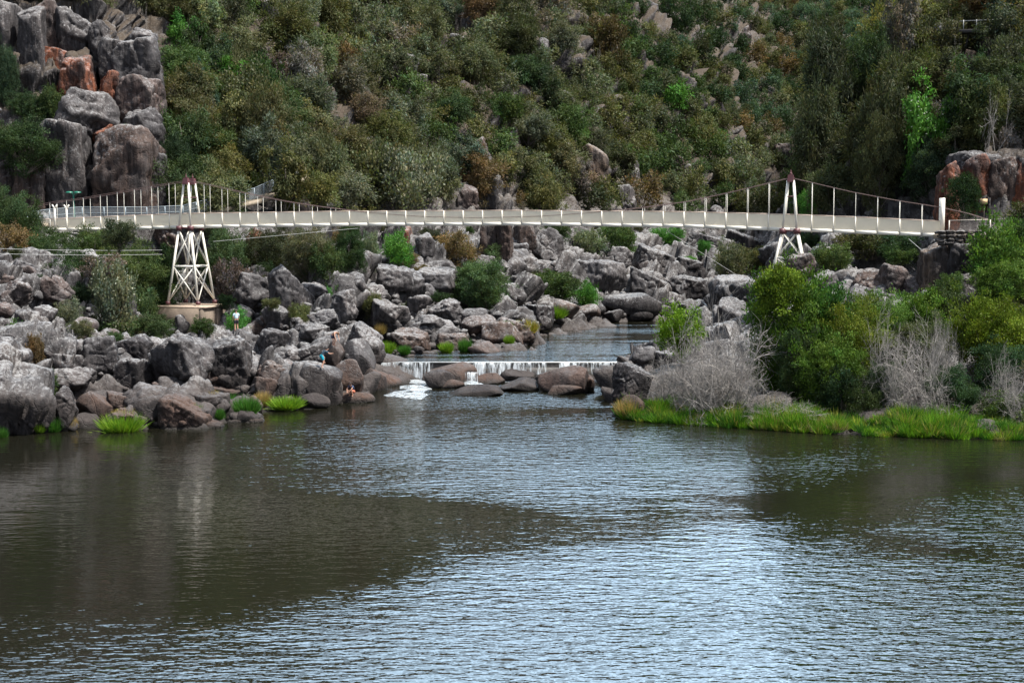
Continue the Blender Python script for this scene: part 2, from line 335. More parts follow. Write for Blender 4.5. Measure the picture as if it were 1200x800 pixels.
amp *= np.where(np.hypot(pts[:, 0] - pcx.x, pts[:, 1] - pcx.y) < 5.5, .12, 1)
flatpath = ((pts[:, 2] > 12) & (pts[:, 2] < 15.5) & (dep < 166) & ((ppx < 380) | (ppx > 1085)))
amp *= np.where(flatpath, .3, 1)
amp *= np.where((dep > 124) & (ppx > 425) & (dep < 215), np.clip((pts[:, 2] - 1.25) / 1.6, .0, 1), 1)
rightbank = np.clip((ppx - 735) / 20, 0, 1) * np.clip((135 - dep) / 10, 0, 1)
amp *= 1 - .6 * rightbank
disp = amp * (b1 * 3.4 * (1 - .1 * lower) + b2 * 1.1 + b3 * .22 - np.exp(-e1 * 12) * 1.3 - np.exp(-e2 * 12) * .5 - np.exp(-e3 * 10) * .15)
disp += amp * fbm(pts * .9, 4, 5) * .22
disp *= np.where(dep > 250, 1.5, 1)
pd = pts + nrm * disp[:, None]
pd = np.where((pts[:, 2] < -1)[:, None], pts, pd)
nU, nY = len(UF), len(YF)
ii, jj = np.meshgrid(np.arange(nU - 1), np.arange(nY - 1), indexing='ij')
fc = np.stack([ii * nY + jj, (ii + 1) * nY + jj, (ii + 1) * nY + jj + 1, ii * nY + jj + 1], -1).reshape(-1, 4)
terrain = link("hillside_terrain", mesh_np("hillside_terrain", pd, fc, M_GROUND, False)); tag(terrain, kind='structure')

ZD = pts[:, 2].reshape(nU, nY) + (disp * np.clip(nrm[:, 2], .3, 1)).reshape(nU, nY) * .6
def tz(X, Y):
    u = X / Y
    i = int(np.clip(np.searchsorted(UF, u), 1, nU - 1)); j = int(np.clip(np.searchsorted(YF, Y), 1, nY - 1))
    a = (u - UF[i - 1]) / (UF[i] - UF[i - 1]); b = (Y - YF[j - 1]) / (YF[j] - YF[j - 1])
    return float((ZD[i - 1, j - 1] * (1 - b) + ZD[i - 1, j] * b) * (1 - a) + (ZD[i, j - 1] * (1 - b) + ZD[i, j] * b) * a)
def hit(px, py, wl=0.0):
    """distance along the ground where the line through photo point (px,py) meets the terrain"""
    p = P(px, py, 100.0); u = p.x / 100.0; s = (p.z - H) / 100.0
    i = int(np.clip(np.searchsorted(UF, u), 1, nU - 1))
    zz = np.minimum.reduce([ZD[i - 1], ZD[i]]); ray = H + s * YF
    k = np.nonzero((zz >= ray) | (ray <= wl))[0]
    if len(k) == 0: return None
    k = k[0]
    if k == 0: return float(YF[0])
    d0 = ray[k - 1] - zz[k - 1]; d1 = ray[k] - zz[k]
    return float(YF[k - 1] + (YF[k] - YF[k - 1]) * (d0 / (d0 - d1) if d0 != d1 else 0))

# ------------------------------------------------------------------ water
def water_mat(name, calm=.16, strong=1.15, river=False):
    m, nt, b = newmat(name); geo = N(nt, "ShaderNodeNewGeometry"); pos = geo.outputs["Position"]
    b.inputs["Base Color"].default_value = (.008, .008, .005, 1); b.inputs["Roughness"].default_value = .05
    b.inputs["IOR"].default_value = 1.33; b.inputs["Specular IOR Level"].default_value = .5
    w1 = noise(nt, mapping(nt, pos, (.75, 1.8, 1), (0, 0, .12)), 1.0, 2, .5)
    w2 = noise(nt, mapping(nt, pos, (1.9, 4.4, 1), (0, 0, -.2)), 1.0, 2, .5)
    w3 = noise(nt, mapping(nt, pos, (3, 6, 1), (0, 0, .3)), 1.0, 2, .5)
    pn_ = math_(nt, 'MULTIPLY', math_(nt, 'SUBTRACT', noise(nt, mapping(nt, pos, (.05, .12, 1), (0, 0, -.25)), 1.0, 4, .6), .5), 1.6)
    sx_ = N(nt, "ShaderNodeSeparateXYZ"); nt.links.new(pos, sx_.inputs[0])
    patch = None
    for cx_, cy_, rx_, ry_ in ((4, 88, 25, 17), (0, 118, 14, 14), (11, 46, 19, 15), (-12, 36, 16, 9), (30, 62, 12, 14)):      # cat's-paws of wind on the basin
        e_ = math_(nt, 'ADD', math_(nt, 'POWER', math_(nt, 'ABSOLUTE', math_(nt, 'DIVIDE', math_(nt, 'SUBTRACT', sx_.outputs[0], float(cx_)), float(rx_))), 2.0),
                   math_(nt, 'POWER', math_(nt, 'ABSOLUTE', math_(nt, 'DIVIDE', math_(nt, 'SUBTRACT', sx_.outputs[1], float(cy_)), float(ry_))), 2.0))
        g_ = math_(nt, 'MULTIPLY', math_(nt, 'SUBTRACT', 1.35, e_), .72, True)
        patch = g_ if patch is None else math_(nt, 'MAXIMUM', patch, g_)
    patch = math_(nt, 'ADD', patch, pn_, True) if not river else ramp(nt, noise(nt, mapping(nt, pos, (.06, .22, 1)), 1.0, 3, .5), .42, .55)
    amp_ = math_(nt, 'ADD', math_(nt, 'MULTIPLY', patch, strong - calm), calm)
    h = math_(nt, 'ADD', math_(nt, 'MULTIPLY', w1, .46), math_(nt, 'ADD', math_(nt, 'MULTIPLY', w2, .26), math_(nt, 'MULTIPLY', w3, .05)))
    bp = N(nt, "ShaderNodeBump"); bp.inputs["Distance"].default_value = .20; bp.inputs["Strength"].default_value = 1.0
    nt.links.new(math_(nt, 'MULTIPLY', h, amp_), bp.inputs["Height"]); nt.links.new(bp.outputs[0], b.inputs["Normal"])
    return m
M_WATER = water_mat("basin_water_surface"); M_RIVER = water_mat("river_water_surface", .5, 1.5, True)
V = np.array([[-420, -260, 0], [420, -260, 0], [420, 200, 0], [-420, 200, 0]], float)
o = link("basin_water", mesh_np("basin_water", V, np.array([[0, 1, 2, 3]]), M_WATER)); tag(o, kind='structure')
WY = 126.0
V = np.array([[-28, WY + .35, 1.6], [25, WY + .35, 1.6], [60, 215, 1.6], [-28, 215, 1.6]], float)
o = link("river_water", mesh_np("river_water", V, np.array([[0, 1, 2, 3]]), M_RIVER)); tag(o, kind='structure')

# ------------------------------------------------------------------ weir and falling water
xl, xr = P(438, 424, WY).x, P(748, 424, WY).x
V, Fq = boxes([(((xl + xr) / 2, WY + .2, .3), ((xr - xl) / 2, .3, 1.27), None)])
weir = empty("weir", ((xl + xr) / 2, WY, 0)); tag(weir, "low straight concrete weir the river spills over under the bridge", "weir")
inv = lambda V, e: V - np.array(e.location)
link("weir_wall", mesh_np("weir_wall", inv(V, weir), Fq, simple("wet_concrete", (.05, .045, .04), .4, var=.5)), weir)
V, Fq = boxes([(((xl + xr) / 2, WY + .05, 1.60), ((xr - xl) / 2, .22, .035), None)])
link("weir_crest", mesh_np("weir_crest", inv(V, weir), Fq, M_WIRE), weir)
def foam_mat(name, lo, hi, sc):
    m, nt, b = newmat(name); geo = N(nt, "ShaderNodeNewGeometry")
    n = noise(nt, mapping(nt, geo.outputs["Position"], sc), 1.0, 5, .7)
    b.inputs["Base Color"].default_value = (.62, .68, .72, 1); b.inputs["Roughness"].default_value = .5
    tr = N(nt, "ShaderNodeBsdfTransparent"); mx = N(nt, "ShaderNodeMixShader")
    nt.links.new(ramp(nt, n, lo, hi), mx.inputs[0]); nt.links.new(tr.outputs[0], mx.inputs[1]); nt.links.new(b.outputs[0], mx.inputs[2])
    nt.links.new(mx.outputs[0], nt.nodes["Material Output"].inputs[0])
    bp = N(nt, "ShaderNodeBump"); bp.inputs["Distance"].default_value = .1; nt.links.new(n, bp.inputs["Height"]); nt.links.new(bp.outputs[0], b.inputs["Normal"])
    return m
M_FALL = foam_mat("falling_water_sheet", .42, .66, (3.2, 1.0, .35)); M_FOAM = foam_mat("white_foam", .34, .80, (1.6, 2.6, 1.6))
def fall(x0, x1, ztop, zbot, y0, name="falling_water"):
    nx = max(4, int((x1 - x0) / .18)); nz = 9; Vv = []
    for i in range(nx + 1):
        x = x0 + (x1 - x0) * i / nx
        for k in range(nz + 1):
            t = k / nz
            Vv.append((x, y0 - .28 - .45 * t ** .6 - .08 * math.sin(x * 7.3 + math.sin(x * 2.1) * 3) * t, ztop + (zbot - ztop) * t ** 1.4))
    ii, kk = np.meshgrid(np.arange(nx), np.arange(nz), indexing='ij')
    f = np.stack([ii * (nz + 1) + kk, (ii + 1) * (nz + 1) + kk, (ii + 1) * (nz + 1) + kk + 1, ii * (nz + 1) + kk + 1], -1).reshape(-1, 4)
    return np.array(Vv), f
def joinm(parts):
    Vs, Fs, n = [], [], 0
    for v, f in parts: Vs.append(v); Fs.append(f + n); n += len(v)
    return np.concatenate(Vs), np.concatenate(Fs)
segs = [(446, 508, .1), (548, 600, .5), (600, 640, .6), (655, 700, .6), (700, 735, .5)]
V, Fq = joinm([fall(P(a, 430, WY).x, P(b, 430, WY).x, 1.62, z, WY) for a, b, z in segs] + [fall(P(545, 440, 123).x, P(560, 440, 123).x, 1.0, 0, 123.4)])
o = link("falling_water", mesh_np("falling_water", V, Fq, M_FALL, True)); tag(o, "white water falling over the weir crest in thin curtains", "waterfall", kind='stuff')
def foam_patch(cx, cy, rx, ry, z, n=26):
    Vv = [(cx, cy, z + .12)]; f = []
    rings = 6; seg = n
    for k in range(1, rings + 1):
        for s in range(seg):
            an = 2 * math.pi * s / seg; t = k / rings
            wob = 1 + .22 * math.sin(3 * an + cx) + .12 * math.sin(7 * an + cy)
            Vv.append((cx + rx * t * wob * math.cos(an), cy + ry * t * wob * math.sin(an), z + .14 * (1 - t ** 2) + .05 * R.random() * (1 - t)))
    for s in range(seg): f.append((0, 1 + s, 1 + (s + 1) % seg, 0))
    q4 = []
    for k in range(rings - 1):
        for s in range(seg): q4.append((1 + k * seg + s, 1 + (k + 1) * seg + s, 1 + (k + 1) * seg + (s + 1) % seg, 1 + k * seg + (s + 1) % seg))
    return np.array(Vv), np.array(q4)
fp = []
for px, py, rx, ry in [(481, 446, 1.8, 2.0), (490, 454, 1.4, 2.2), (470, 437, 1.8, 1.0), (610, 438, 2.2, 1.2), (570, 436, 1.6, .8), (668, 440, 2.0, 1.0), (718, 440, 2.2, 1.2), (697, 436, 1.6, .8), (553, 449, .9, 1.6), (480, 462, 1.6, 3.5)]:
    Y = H * F / (py - 265); p = P(px, py, min(Y, 125)); fp.append(foam_patch(p.x, p.y, rx, ry, .015))
V, Fq = joinm(fp); o = link("foam", mesh_np("foam", V, Fq, M_FOAM, True)); tag(o, "white foam churning at the foot of the weir", "foam", kind='stuff')

# ------------------------------------------------------------------ rocks
ICO = {}
def ico(sub):
    if sub not in ICO:
        bm = bmesh.new(); bmesh.ops.create_icosphere(bm, subdivisions=sub, radius=1)
        v = np.array([x.co[:] for x in bm.verts]); f = np.array([[x.index for x in fa.verts] for fa in bm.faces]); bm.free()
        v /= np.linalg.norm(v, axis=1)[:, None]; ICO[sub] = (v, f)
    return ICO[sub]
def rock_verts(seed, shape='boulder', sub=4, dims=(1, 1, .8)):
    g = np.random.default_rng(seed); d, f = ico(sub)
    if shape == 'block':
        pn = np.array([[1, 0, 0], [-1, 0, 0], [0, 1, 0], [0, -1, 0], [0, 0, 1], [0, 0, -1]], float) + g.normal(0, .14, (6, 3))
        ph = g.uniform(.78, .98, 6)
        ex = g.normal(0, 1, (7, 3)); pn = np.concatenate([pn, ex]); ph = np.concatenate([ph, g.uniform(.95, 1.2, 7)]); k = 90
    elif shape == 'slab':
        pn = np.array([[.25, 0, 1], [-.1, .1, -1], [1, 0, .3], [-1, 0, .2], [0, 1, 0], [0, -1, .35]], float) + g.normal(0, .15, (6, 3))
        ph = np.array([.55, .6, .95, .95, .9, .85]); ex = g.normal(0, 1, (6, 3)); pn = np.concatenate([pn, ex]); ph = np.concatenate([ph, g.uniform(.75, 1.1, 6)]); k = 70
    elif shape == 'smooth':
        pn = g.normal(0, 1, (9, 3)); ph = g.uniform(.70, 1.0, 9); k = 16
    else:
        pn = g.normal(0, 1, (16, 3)); ph = g.uniform(.66, 1.0, 16); k = 60
    pn /= np.linalg.norm(pn, axis=1)[:, None]
    c = d @ pn.T; rr = np.where(c > .05, ph / np.maximum(c, .05), 50.0); rr = np.minimum(rr, 3.0)
    rad = -np.log(np.exp(-k * rr).sum(1)) / k
    rad = np.clip(rad, .3, 1.25)
    p = d * rad[:, None]
    mn, mx = p.min(0), p.max(0); p = (p - (mn + mx) / 2) / ((mx - mn) / 2)
    dm = np.array(dims, float); dm /= dm.prod() ** (1 / 3); p = p * dm; d = d / dm; d /= np.linalg.norm(d, axis=1)[:, None]
    off = seed * 3.17 % 91
    am = .35 if shape == 'smooth' else 1
    p = p + d * (fbm(p * 1.6 + off, 4, seed)[:, None] * .045 * am + fbm(p * 6 + off, 3, seed + 9)[:, None] * .018 * am)
    if sub >= 4 and shape != 'smooth':      # joints and chips
        b, e = blocks(p * 1.5 + off, seed, .6); p = p + d * ((b * .10)[:, None] - (np.exp(-e * 18) * .09)[:, None])
        if sub >= 5:
            b, e = blocks(p * 3.4 + off, seed + 5, .6); p = p + d * ((b * .05)[:, None] - (np.exp(-e * 18) * .03)[:, None])
    mn, mx = p.min(0), p.max(0); p = (p - (mn + mx) / 2) / ((mx - mn) / 2)
    return p, f
BOULDERS = []     # (object, px, py, size px, colourword, zone)
TINT = {'grey': (1, 1, 1.02), 'light': (1.45, 1.47, 1.5), 'dark': (.50, .48, .50), 'pink': (1.40, 1.10, .98), 'orange': (2.5, .92, .46), 'tan': (1.9, 1.45, 1.05), 'brown': (1.22, .90, .74)}
def rock_box(x0, y0, x1, y1, shape='boulder', tint='grey', Y=None, th=None, sub=None, sink=.12, seed=None, label=None, name='boulder', yaw=None, wl=0.0, tilt=0):
    """a rock that fills the photo box x0..x1, y0..y1 at the distance where its foot meets the ground"""
    cx = (x0 + x1) / 2
    if Y is None:
        Y = hit(cx, y1 - .06 * (y1 - y0), wl) or 150.0
    w = (x1 - x0) / scale_at(Y); t = th or min(w, 1.3 * (y1 - y0) / scale_at(Y) + w * .3)
    Yc = Y + t * .32
    a = P(x0, y0, Yc); b = P(x1, y1, Yc)
    w = b.x - a.x; h = a.z - b.z
    zt, zb = a.z, b.z - sink * h
    seed = seed if seed is not None else len(BOULDERS) * 7 + 3
    if sub is None: sub = 5 if (x1 - x0) * (y1 - y0) > 900 else 4
    p, f = rock_verts(seed, shape, sub, (w, t, max(.3, zt - zb)))
    ya = yaw if yaw is not None else (R.uniform(-.5, .5) if shape in ('block', 'slab') else R.uniform(0, 6.28))
    if shape == 'block': ya *= .5
    rot = np.array(Euler((R.uniform(-.08, .08), tilt, ya)).to_matrix()); p = p @ rot.T
    mn, mx = p.min(0), p.max(0); p = (p - (mn + mx) / 2) / ((mx - mn) / 2)
    p = p * np.array([w / 2, t / 2, (zt - zb) / 2])
    p[:, 2] += (zt - zb) / 2
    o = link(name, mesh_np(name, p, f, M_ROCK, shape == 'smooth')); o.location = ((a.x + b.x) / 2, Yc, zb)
    c = TINT[tint]; o.color = (c[0], c[1], c[2], 1)
    BOULDERS.append((o, cx, (y0 + y1) / 2, max(x1 - x0, y1 - y0), tint, shape, label))
    return o
B = rock_box
# left shore, lower tier
for t in [
 (-14, 430, 15, 514, 'block', 'light'), (13, 444, 43, 516, 'block', 'light'), (40, 450, 66, 504, 'boulder', 'dark'), (60, 452, 92, 506, 'boulder', 'dark'),
 (88, 457, 134, 494, 'smooth', 'brown'), (86, 483, 120, 506, 'smooth', 'dark'), (122, 458, 170, 486, 'slab', 'brown'), (118, 478, 160, 504, 'boulder', 'pink'),
 (6, 408, 36, 433, 'boulder', 'light'), (46, 404, 71, 422, 'boulder', 'grey'), (60, 413, 98, 434, 'slab', 'grey'), (54, 430, 109, 460, 'boulder', 'grey'), (18, 430, 47, 452, 'boulder', 'grey'),
 (-10, 412, 12, 440, 'boulder', 'grey'), (72, 397, 102, 422, 'boulder', 'grey'), (94, 393, 141, 442, 'block', 'grey'), (137, 391, 181, 428, 'block', 'dark'), (134, 419, 177, 462, 'block', 'dark'),
 (172, 389, 252, 462, 'boulder', 'grey'), (228, 402, 256, 460, 'block', 'brown'), (245, 393, 299, 459, 'block', 'dark'), (176, 446, 216, 464, 'slab', 'pink'), (150, 462, 200, 501, 'smooth', 'dark'),
 (188, 461, 248, 500, 'slab', 'brown'), (205, 452, 268, 482, 'slab', 'dark'), (238, 449, 296, 470, 'slab', 'pink'), (283, 463, 309, 484, 'smooth', 'brown'), (259, 487, 315, 505, 'slab', 'pink'),
 (242, 466, 272, 486, 'smooth', 'dark'), (196, 486, 236, 503, 'smooth', 'brown'), (232, 492, 262, 503, 'slab', 'brown')]: B(*t)
# left rubble slope
for t in [
 (4, 328, 38, 360, 'boulder', 'pink'), (36, 322, 86, 355, 'boulder', 'pink'), (12, 304, 38, 318, 'slab', 'light'), (24, 311, 43, 327, 'boulder', 'pink'), (-8, 318, 20, 342, 'boulder', 'pink'),
 (38, 357, 66, 377, 'slab', 'grey'), (62, 350, 85, 373, 'boulder', 'pink'), (82, 371, 116, 391, 'smooth', 'pink'), (148, 343, 170, 369, 'boulder', 'grey'), (163, 362, 188, 382, 'slab', 'light'),
 (103, 335, 122, 347, 'boulder', 'grey'), (-8, 354, 18, 372, 'boulder', 'pink'), (14, 362, 40, 382, 'boulder', 'grey'), (-6, 296, 14, 312, 'boulder', 'grey'), (62, 332, 78, 356, 'boulder', 'brown'), (0, 340, 16, 356, 'boulder', 'pink'),
 (203, 368, 227, 394, 'boulder', 'grey'), (186, 382, 206, 396, 'boulder', 'grey'), (84, 386, 104, 398, 'slab', 'pink'), (50, 388, 74, 404, 'boulder', 'grey'), (118, 384, 140, 396, 'boulder', 'pink')]: B(*t)
# rocks right of the tower
for t in [
 (272, 318, 345, 356, 'slab', 'grey'), (313, 309, 371, 368, 'slab', 'grey'), (306, 356, 346, 392, 'boulder', 'light'), (382, 338, 421, 376, 'boulder', 'light'), (360, 362, 401, 392, 'boulder', 'grey'),
 (414, 333, 456, 357, 'boulder', 'light'), (440, 309, 486, 340, 'slab', 'grey'), (434, 349, 482, 398, 'boulder', 'light'), (476, 345, 507, 366, 'boulder', 'light'), (404, 377, 452, 420, 'slab', 'grey'),
 (298, 384, 341, 418, 'boulder', 'light'), (343, 378, 388, 404, 'boulder', 'grey'), (318, 404, 362, 432, 'boulder', 'grey'), (300, 420, 350, 450, 'slab', 'brown'), (296, 440, 330, 466, 'slab', 'brown'),
 (276, 332, 306, 362, 'boulder', 'grey'), (270, 356, 300, 380, 'boulder', 'light'), (395, 318, 430, 340, 'boulder', 'grey'), (350, 330, 385, 352, 'boulder', 'grey'), (340, 398, 394, 428, 'boulder', 'grey'),
 (378, 398, 404, 434, 'smooth', 'brown'), (398, 396, 441, 436, 'smooth', 'grey'), (388, 420, 428, 464, 'smooth', 'brown'), (422, 428, 454, 464, 'smooth', 'brown'), (446, 432, 488, 464, 'smooth', 'dark'),
 (345, 424, 401, 476, 'smooth', 'dark'), (348, 460, 388, 481, 'smooth', 'dark'), (392, 458, 440, 477, 'smooth', 'brown'), (360, 446, 402, 478, 'smooth', 'dark')]: B(*t)
# weir rocks
for t in [
 (494, 424, 564, 452, 'smooth', 'brown'), (497, 433, 534, 458, 'smooth', 'dark'), (555, 437, 592, 453, 'smooth', 'brown'), (586, 431, 627, 450, 'smooth', 'dark'), (526, 450, 592, 467, 'smooth', 'dark'),
 (586, 442, 632, 462, 'smooth', 'dark'), (622, 435, 658, 457, 'smooth', 'dark'), (630, 427, 694, 464, 'smooth', 'pink'), (640, 450, 682, 466, 'smooth', 'brown'), (670, 436, 697, 462, 'smooth', 'brown'),
 (506, 444, 545, 458, 'smooth', 'brown')]:
    B(*t, Y=min(H * F / (t[3] - 3 - 265), 124.4))
# middle rock slope above the upper pool
for t in [
 (456, 312, 500, 345, 'slab', 'grey'), (484, 313, 540, 347, 'slab', 'grey'), (500, 349, 546, 378, 'boulder', 'light'), (476, 368, 528, 390, 'boulder', 'light'), (458, 384, 505, 412, 'slab', 'brown'),
 (547, 400, 586, 419, 'smooth', 'pink'), (540, 366, 582, 392, 'smooth', 'brown'), (506, 388, 552, 410, 'slab', 'brown'), (578, 372, 628, 398, 'slab', 'brown'), (532, 342, 574, 362, 'boulder', 'light'),
 (562, 260, 584, 300, 'block', 'brown'), (580, 258, 602, 312, 'block', 'brown'), (600, 284, 620, 306, 'block', 'dark'), (622, 266, 662, 312, 'boulder', 'grey'), (598, 262, 630, 290, 'block', 'brown'),
 (486, 272, 512, 304, 'block', 'grey'), (548, 296, 582, 314, 'slab', 'light'), (625, 304, 662, 322, 'slab', 'grey'), (668, 304, 736, 346, 'slab', 'light'), (706, 288, 742, 322, 'boulder', 'grey'),
 (734, 312, 788, 352, 'slab', 'grey'), (704, 343, 776, 373, 'smooth', 'dark'), (706, 362, 732, 376, 'smooth', 'dark'), (734, 360, 766, 376, 'smooth', 'dark'), (768, 342, 802, 372, 'boulder', 'dark'),
 (640, 350, 680, 372, 'smooth', 'brown'), (672, 356, 704, 376, 'smooth', 'brown'), (610, 356, 650, 384, 'slab', 'dark'), (646, 326, 672, 340, 'boulder', 'light'), (740, 285, 790, 312, 'slab', 'grey'),
 (786, 300, 830, 330, 'slab', 'dark'), (780, 322, 834, 348, 'slab', 'dark'), (800, 272, 846, 296, 'slab', 'grey'), (846, 268, 900, 300, 'slab', 'dark')]: B(*t, wl=1.6)
# right bank rocks
for t in [
 (678, 440, 724, 494, 'block', 'dark'), (716, 424, 764, 474, 'boulder', 'dark'), (736, 405, 768, 430, 'boulder', 'light'), (762, 410, 794, 428, 'boulder', 'light'), (696, 428, 738, 448, 'smooth', 'grey'), (712, 479, 737, 494, 'smooth', 'brown'),
 (724, 462, 756, 490, 'boulder', 'brown')]: B(*t)
B(832, 322, 893, 414, 'boulder', 'grey', Y=141)
for t in [(918, 296, 954, 330, 'boulder', 'brown', 121.5), (950, 316, 982, 338, 'boulder', 'grey', 121), (998, 314, 1041, 350, 'boulder', 'brown', 121), (1030, 308, 1066, 344, 'block', 'pink', 120), (1056, 320, 1086, 352, 'boulder', 'pink', 119), (1070, 338, 1096, 356, 'boulder', 'light', 117.5),
          (1178, 326, 1206, 348, 'boulder', 'light', 114), (1122, 345, 1150, 362, 'boulder', 'brown', 115), (1077, 284, 1114, 350, 'block', 'tan', 117.8), (1104, 284, 1150, 330, 'block', 'dark', 117.2), (1108, 317, 1146, 354, 'block', 'grey', 116.5),
          (1146, 290, 1180, 340, 'block', 'brown', 117.2),
          (953, 208, 1008, 258, 'smooth', 'grey', 147), (960, 178, 1012, 216, 'boulder', 'dark', 152), (1006, 225, 1045, 260, 'boulder', 'grey', 143), (984, 252, 1030, 278, 'boulder', 'brown', 139),
          (1096, 188, 1124, 268, 'block', 'orange', 126.3), (1118, 180, 1160, 268, 'block', 'orange', 126.9), (1152, 184, 1190, 268, 'block', 'brown', 126.6), (1180, 178, 1240, 270, 'block', 'orange', 126.2), (1110, 176, 1200, 196, 'slab', 'grey', 127.5),
          (1092, 26, 1132, 84, 'block', 'light', 158), (1118, 56, 1146, 88, 'boulder', 'tan', 157), (1108, 90, 1130, 130, 'block', 'brown', 152), (1070, 78, 1090, 92, 'boulder', 'grey', 156)]:
    B(*t[:6], Y=t[6], sink=.3)
# left cliff
for t in [
 (-20, 6, 30, 128, 'block', 'light', 163), (24, 8, 54, 126, 'block', 'light', 162), (40, 2, 72, 66, 'block', 'pink', 166), (64, 12, 112, 72, 'boulder', 'grey', 166), (74, 66, 112, 120, 'block', 'orange', 161), (50, 58, 80, 118, 'block', 'orange', 163),
 (104, 26, 128, 78, 'boulder', 'grey', 165), (120, 46, 144, 92, 'block', 'grey', 163.5), (138, 46, 190, 100, 'block', 'grey', 163), (143, 92, 188, 134, 'block', 'pink', 161), (120, 86, 146, 152, 'block', 'orange', 162), (153, 36, 182, 56, 'boulder', 'light', 167),
 (70, 106, 136, 158, 'boulder', 'grey', 156), (66, 130, 108, 158, 'boulder', 'dark', 156), (106, 144, 138, 168, 'boulder', 'orange', 157), (108, 150, 188, 258, 'block', 'brown', 153), (50, 144, 111, 258, 'block', 'grey', 153), (22, 172, 57, 262, 'block', 'brown', 152), (-10, 192, 24, 232, 'boulder', 'pink', 152),
 (148, 128, 190, 170, 'boulder', 'grey', 158), (172, 182, 194, 236, 'block', 'grey', 154.5), (0, 225, 30, 262, 'boulder', 'brown', 151), (-20, 130, 30, 190, 'block', 'grey', 157), (30, 110, 70, 150, 'boulder', 'brown', 160), (100, 118, 124, 150, 'boulder', 'orange', 160)]:
    B(t[0] - 4, t[1] - 3, t[2] + 4, t[3] + 5, *t[4:6], Y=t[6], sink=.2, yaw=R.uniform(-.25, .25), sub=5)
# outcrops showing among the trees of the hillside
for t in [
 (465, 64, 499, 100, 'boulder', 'light'), (480, 87, 503, 108, 'block', 'light'), (524, 40, 548, 70, 'block', 'grey'), (400, 94, 430, 132, 'boulder', 'brown'), (488, 192, 509, 216, 'boulder', 'light'), (452, 196, 476, 250, 'block', 'grey'),
 (470, 204, 492, 246, 'boulder', 'pink'), (553, 200, 592, 250, 'block', 'grey'), (532, 216, 562, 250, 'boulder', 'pink'), (538, 160, 572, 206, 'block', 'brown'), (620, 44, 646, 74, 'boulder', 'grey'), (646, 48, 664, 78, 'boulder', 'light'),
 (583, 95, 601, 120, 'block', 'dark'), (648, 106, 676, 128, 'boulder', 'light'), (648, 166, 670, 194, 'block', 'tan'), (678, 168, 714, 232, 'block', 'tan'), (718, 183, 750, 226, 'boulder', 'grey'), (708, 216, 746, 250, 'boulder', 'light'),
 (606, 124, 640, 150, 'boulder', 'pink'), (786, 182, 802, 226, 'block', 'tan'), (255, 40, 300, 60, 'boulder', 'grey'), (300, 0, 330, 30, 'boulder', 'light'), (222, 72, 262, 104, 'boulder', 'grey'), (262, 84, 292, 116, 'boulder', 'light'),
 (215, 155, 236, 178, 'boulder', 'tan'), (242, 158, 262, 180, 'boulder', 'light'), (318, 165, 350, 215, 'block', 'pink'), (305, 190, 330, 214, 'boulder', 'light'), (362, 145, 386, 172, 'boulder', 'grey'), (228, 190, 262, 214, 'boulder', 'orange'),
 (262, 176, 290, 206, 'boulder', 'pink'), (330, 226, 366, 250, 'boulder', 'pink'), (366, 226, 400, 248, 'boulder', 'grey'), (288, 266, 308, 290, 'boulder', 'orange'), (418, 160, 440, 200, 'block', 'brown'), (856, 160, 872, 180, 'boulder', 'dark'),
 (905, 168, 930, 205, 'block', 'brown'), (862, 30, 880, 62, 'boulder', 'brown'), (754, 0, 772, 18, 'boulder', 'grey'), (776, 10, 800, 26, 'boulder', 'brown'), (800, 192, 812, 222, 'block', 'light'), (560, 176, 580, 200, 'boulder', 'dark'),
 (460, 262, 484, 286, 'block', 'orange'), (180, 262, 216, 288, 'boulder', 'brown'), (106, 266, 150, 290, 'boulder', 'tan'), (830, 240, 850, 262, 'boulder', 'grey'), (745, 200, 775, 232, 'boulder', 'dark'), (594, 150, 612, 172, 'boulder', 'brown')]:
    B(*t, sink=.35)

# ------------------------------------------------------------------ suspension bridge
DB = 127.0; PH = math.atan((1000 - 600) / F)
bn = Vector((math.sin(PH), math.cos(PH), 0)); bt = Vector((math.cos(PH), -math.sin(PH), 0))
def on_bridge(px, py, n=0.0):
    """photo point -> (s along, z) on the vertical plane n metres behind the near side of the bridge"""
    d = P(px, py, 1.0) - Vector((0, 0, H)); k = (DB + n) / d.dot(bn); p = Vector((0, 0, H)) + d * k
    return p.dot(bt), p.z
def BW(s, n, z): return bt * s + bn * (DB + n) + Vector((0, 0, z))
WID = 1.25
deck_pts = [on_bridge(*p) for p in [(50, 270.5), (140, 269), (218, 267), (400, 264.5), (600, 263.5), (800, 266), (920, 270), (1000, 273), (1103, 277)]]
rail_pts = [on_bridge(*p) for p in [(50, 257), (140, 253), (218, 250), (400, 247.5), (600, 246.5), (800, 248), (920, 251), (1000, 254), (1103, 259)]]
zd = lambda s: float(np.interp(s, [p[0] for p in deck_pts], [p[1] for p in deck_pts]))
zr = lambda s: float(np.interp(s, [p[0] for p in rail_pts], [p[1] for p in rail_pts]))
sL, sR = deck_pts[0][0], deck_pts[-1][0]
tsL, tsR = on_bridge(219, 240)[0], on_bridge(926, 240)[0]
bridge = empty("suspension_bridge", BW((tsL + tsR) / 2, WID / 2, 0))
tag(bridge, "long cream suspension footbridge crossing the gorge above the river and weir", "footbridge")
o0 = np.array(bridge.location)
NB = 31; step = (tsR - tsL) / NB
def bpart(name, VF, mat, parent=bridge): return link(name, mesh_np(name, VF[0] - o0, VF[1], mat), parent)
stations = [tsL + step * k for k in range(-8, NB + 8) if sL < tsL + step * k < sR]
ss = [sL] + stations + [sR]
bpart("deck", boxes([beam(BW(a, WID / 2, zd(a) + .02), BW(b, WID / 2, zd(b) + .02), WID - .1, .12) for a, b in zip(ss, ss[1:])]), M_WHITE)
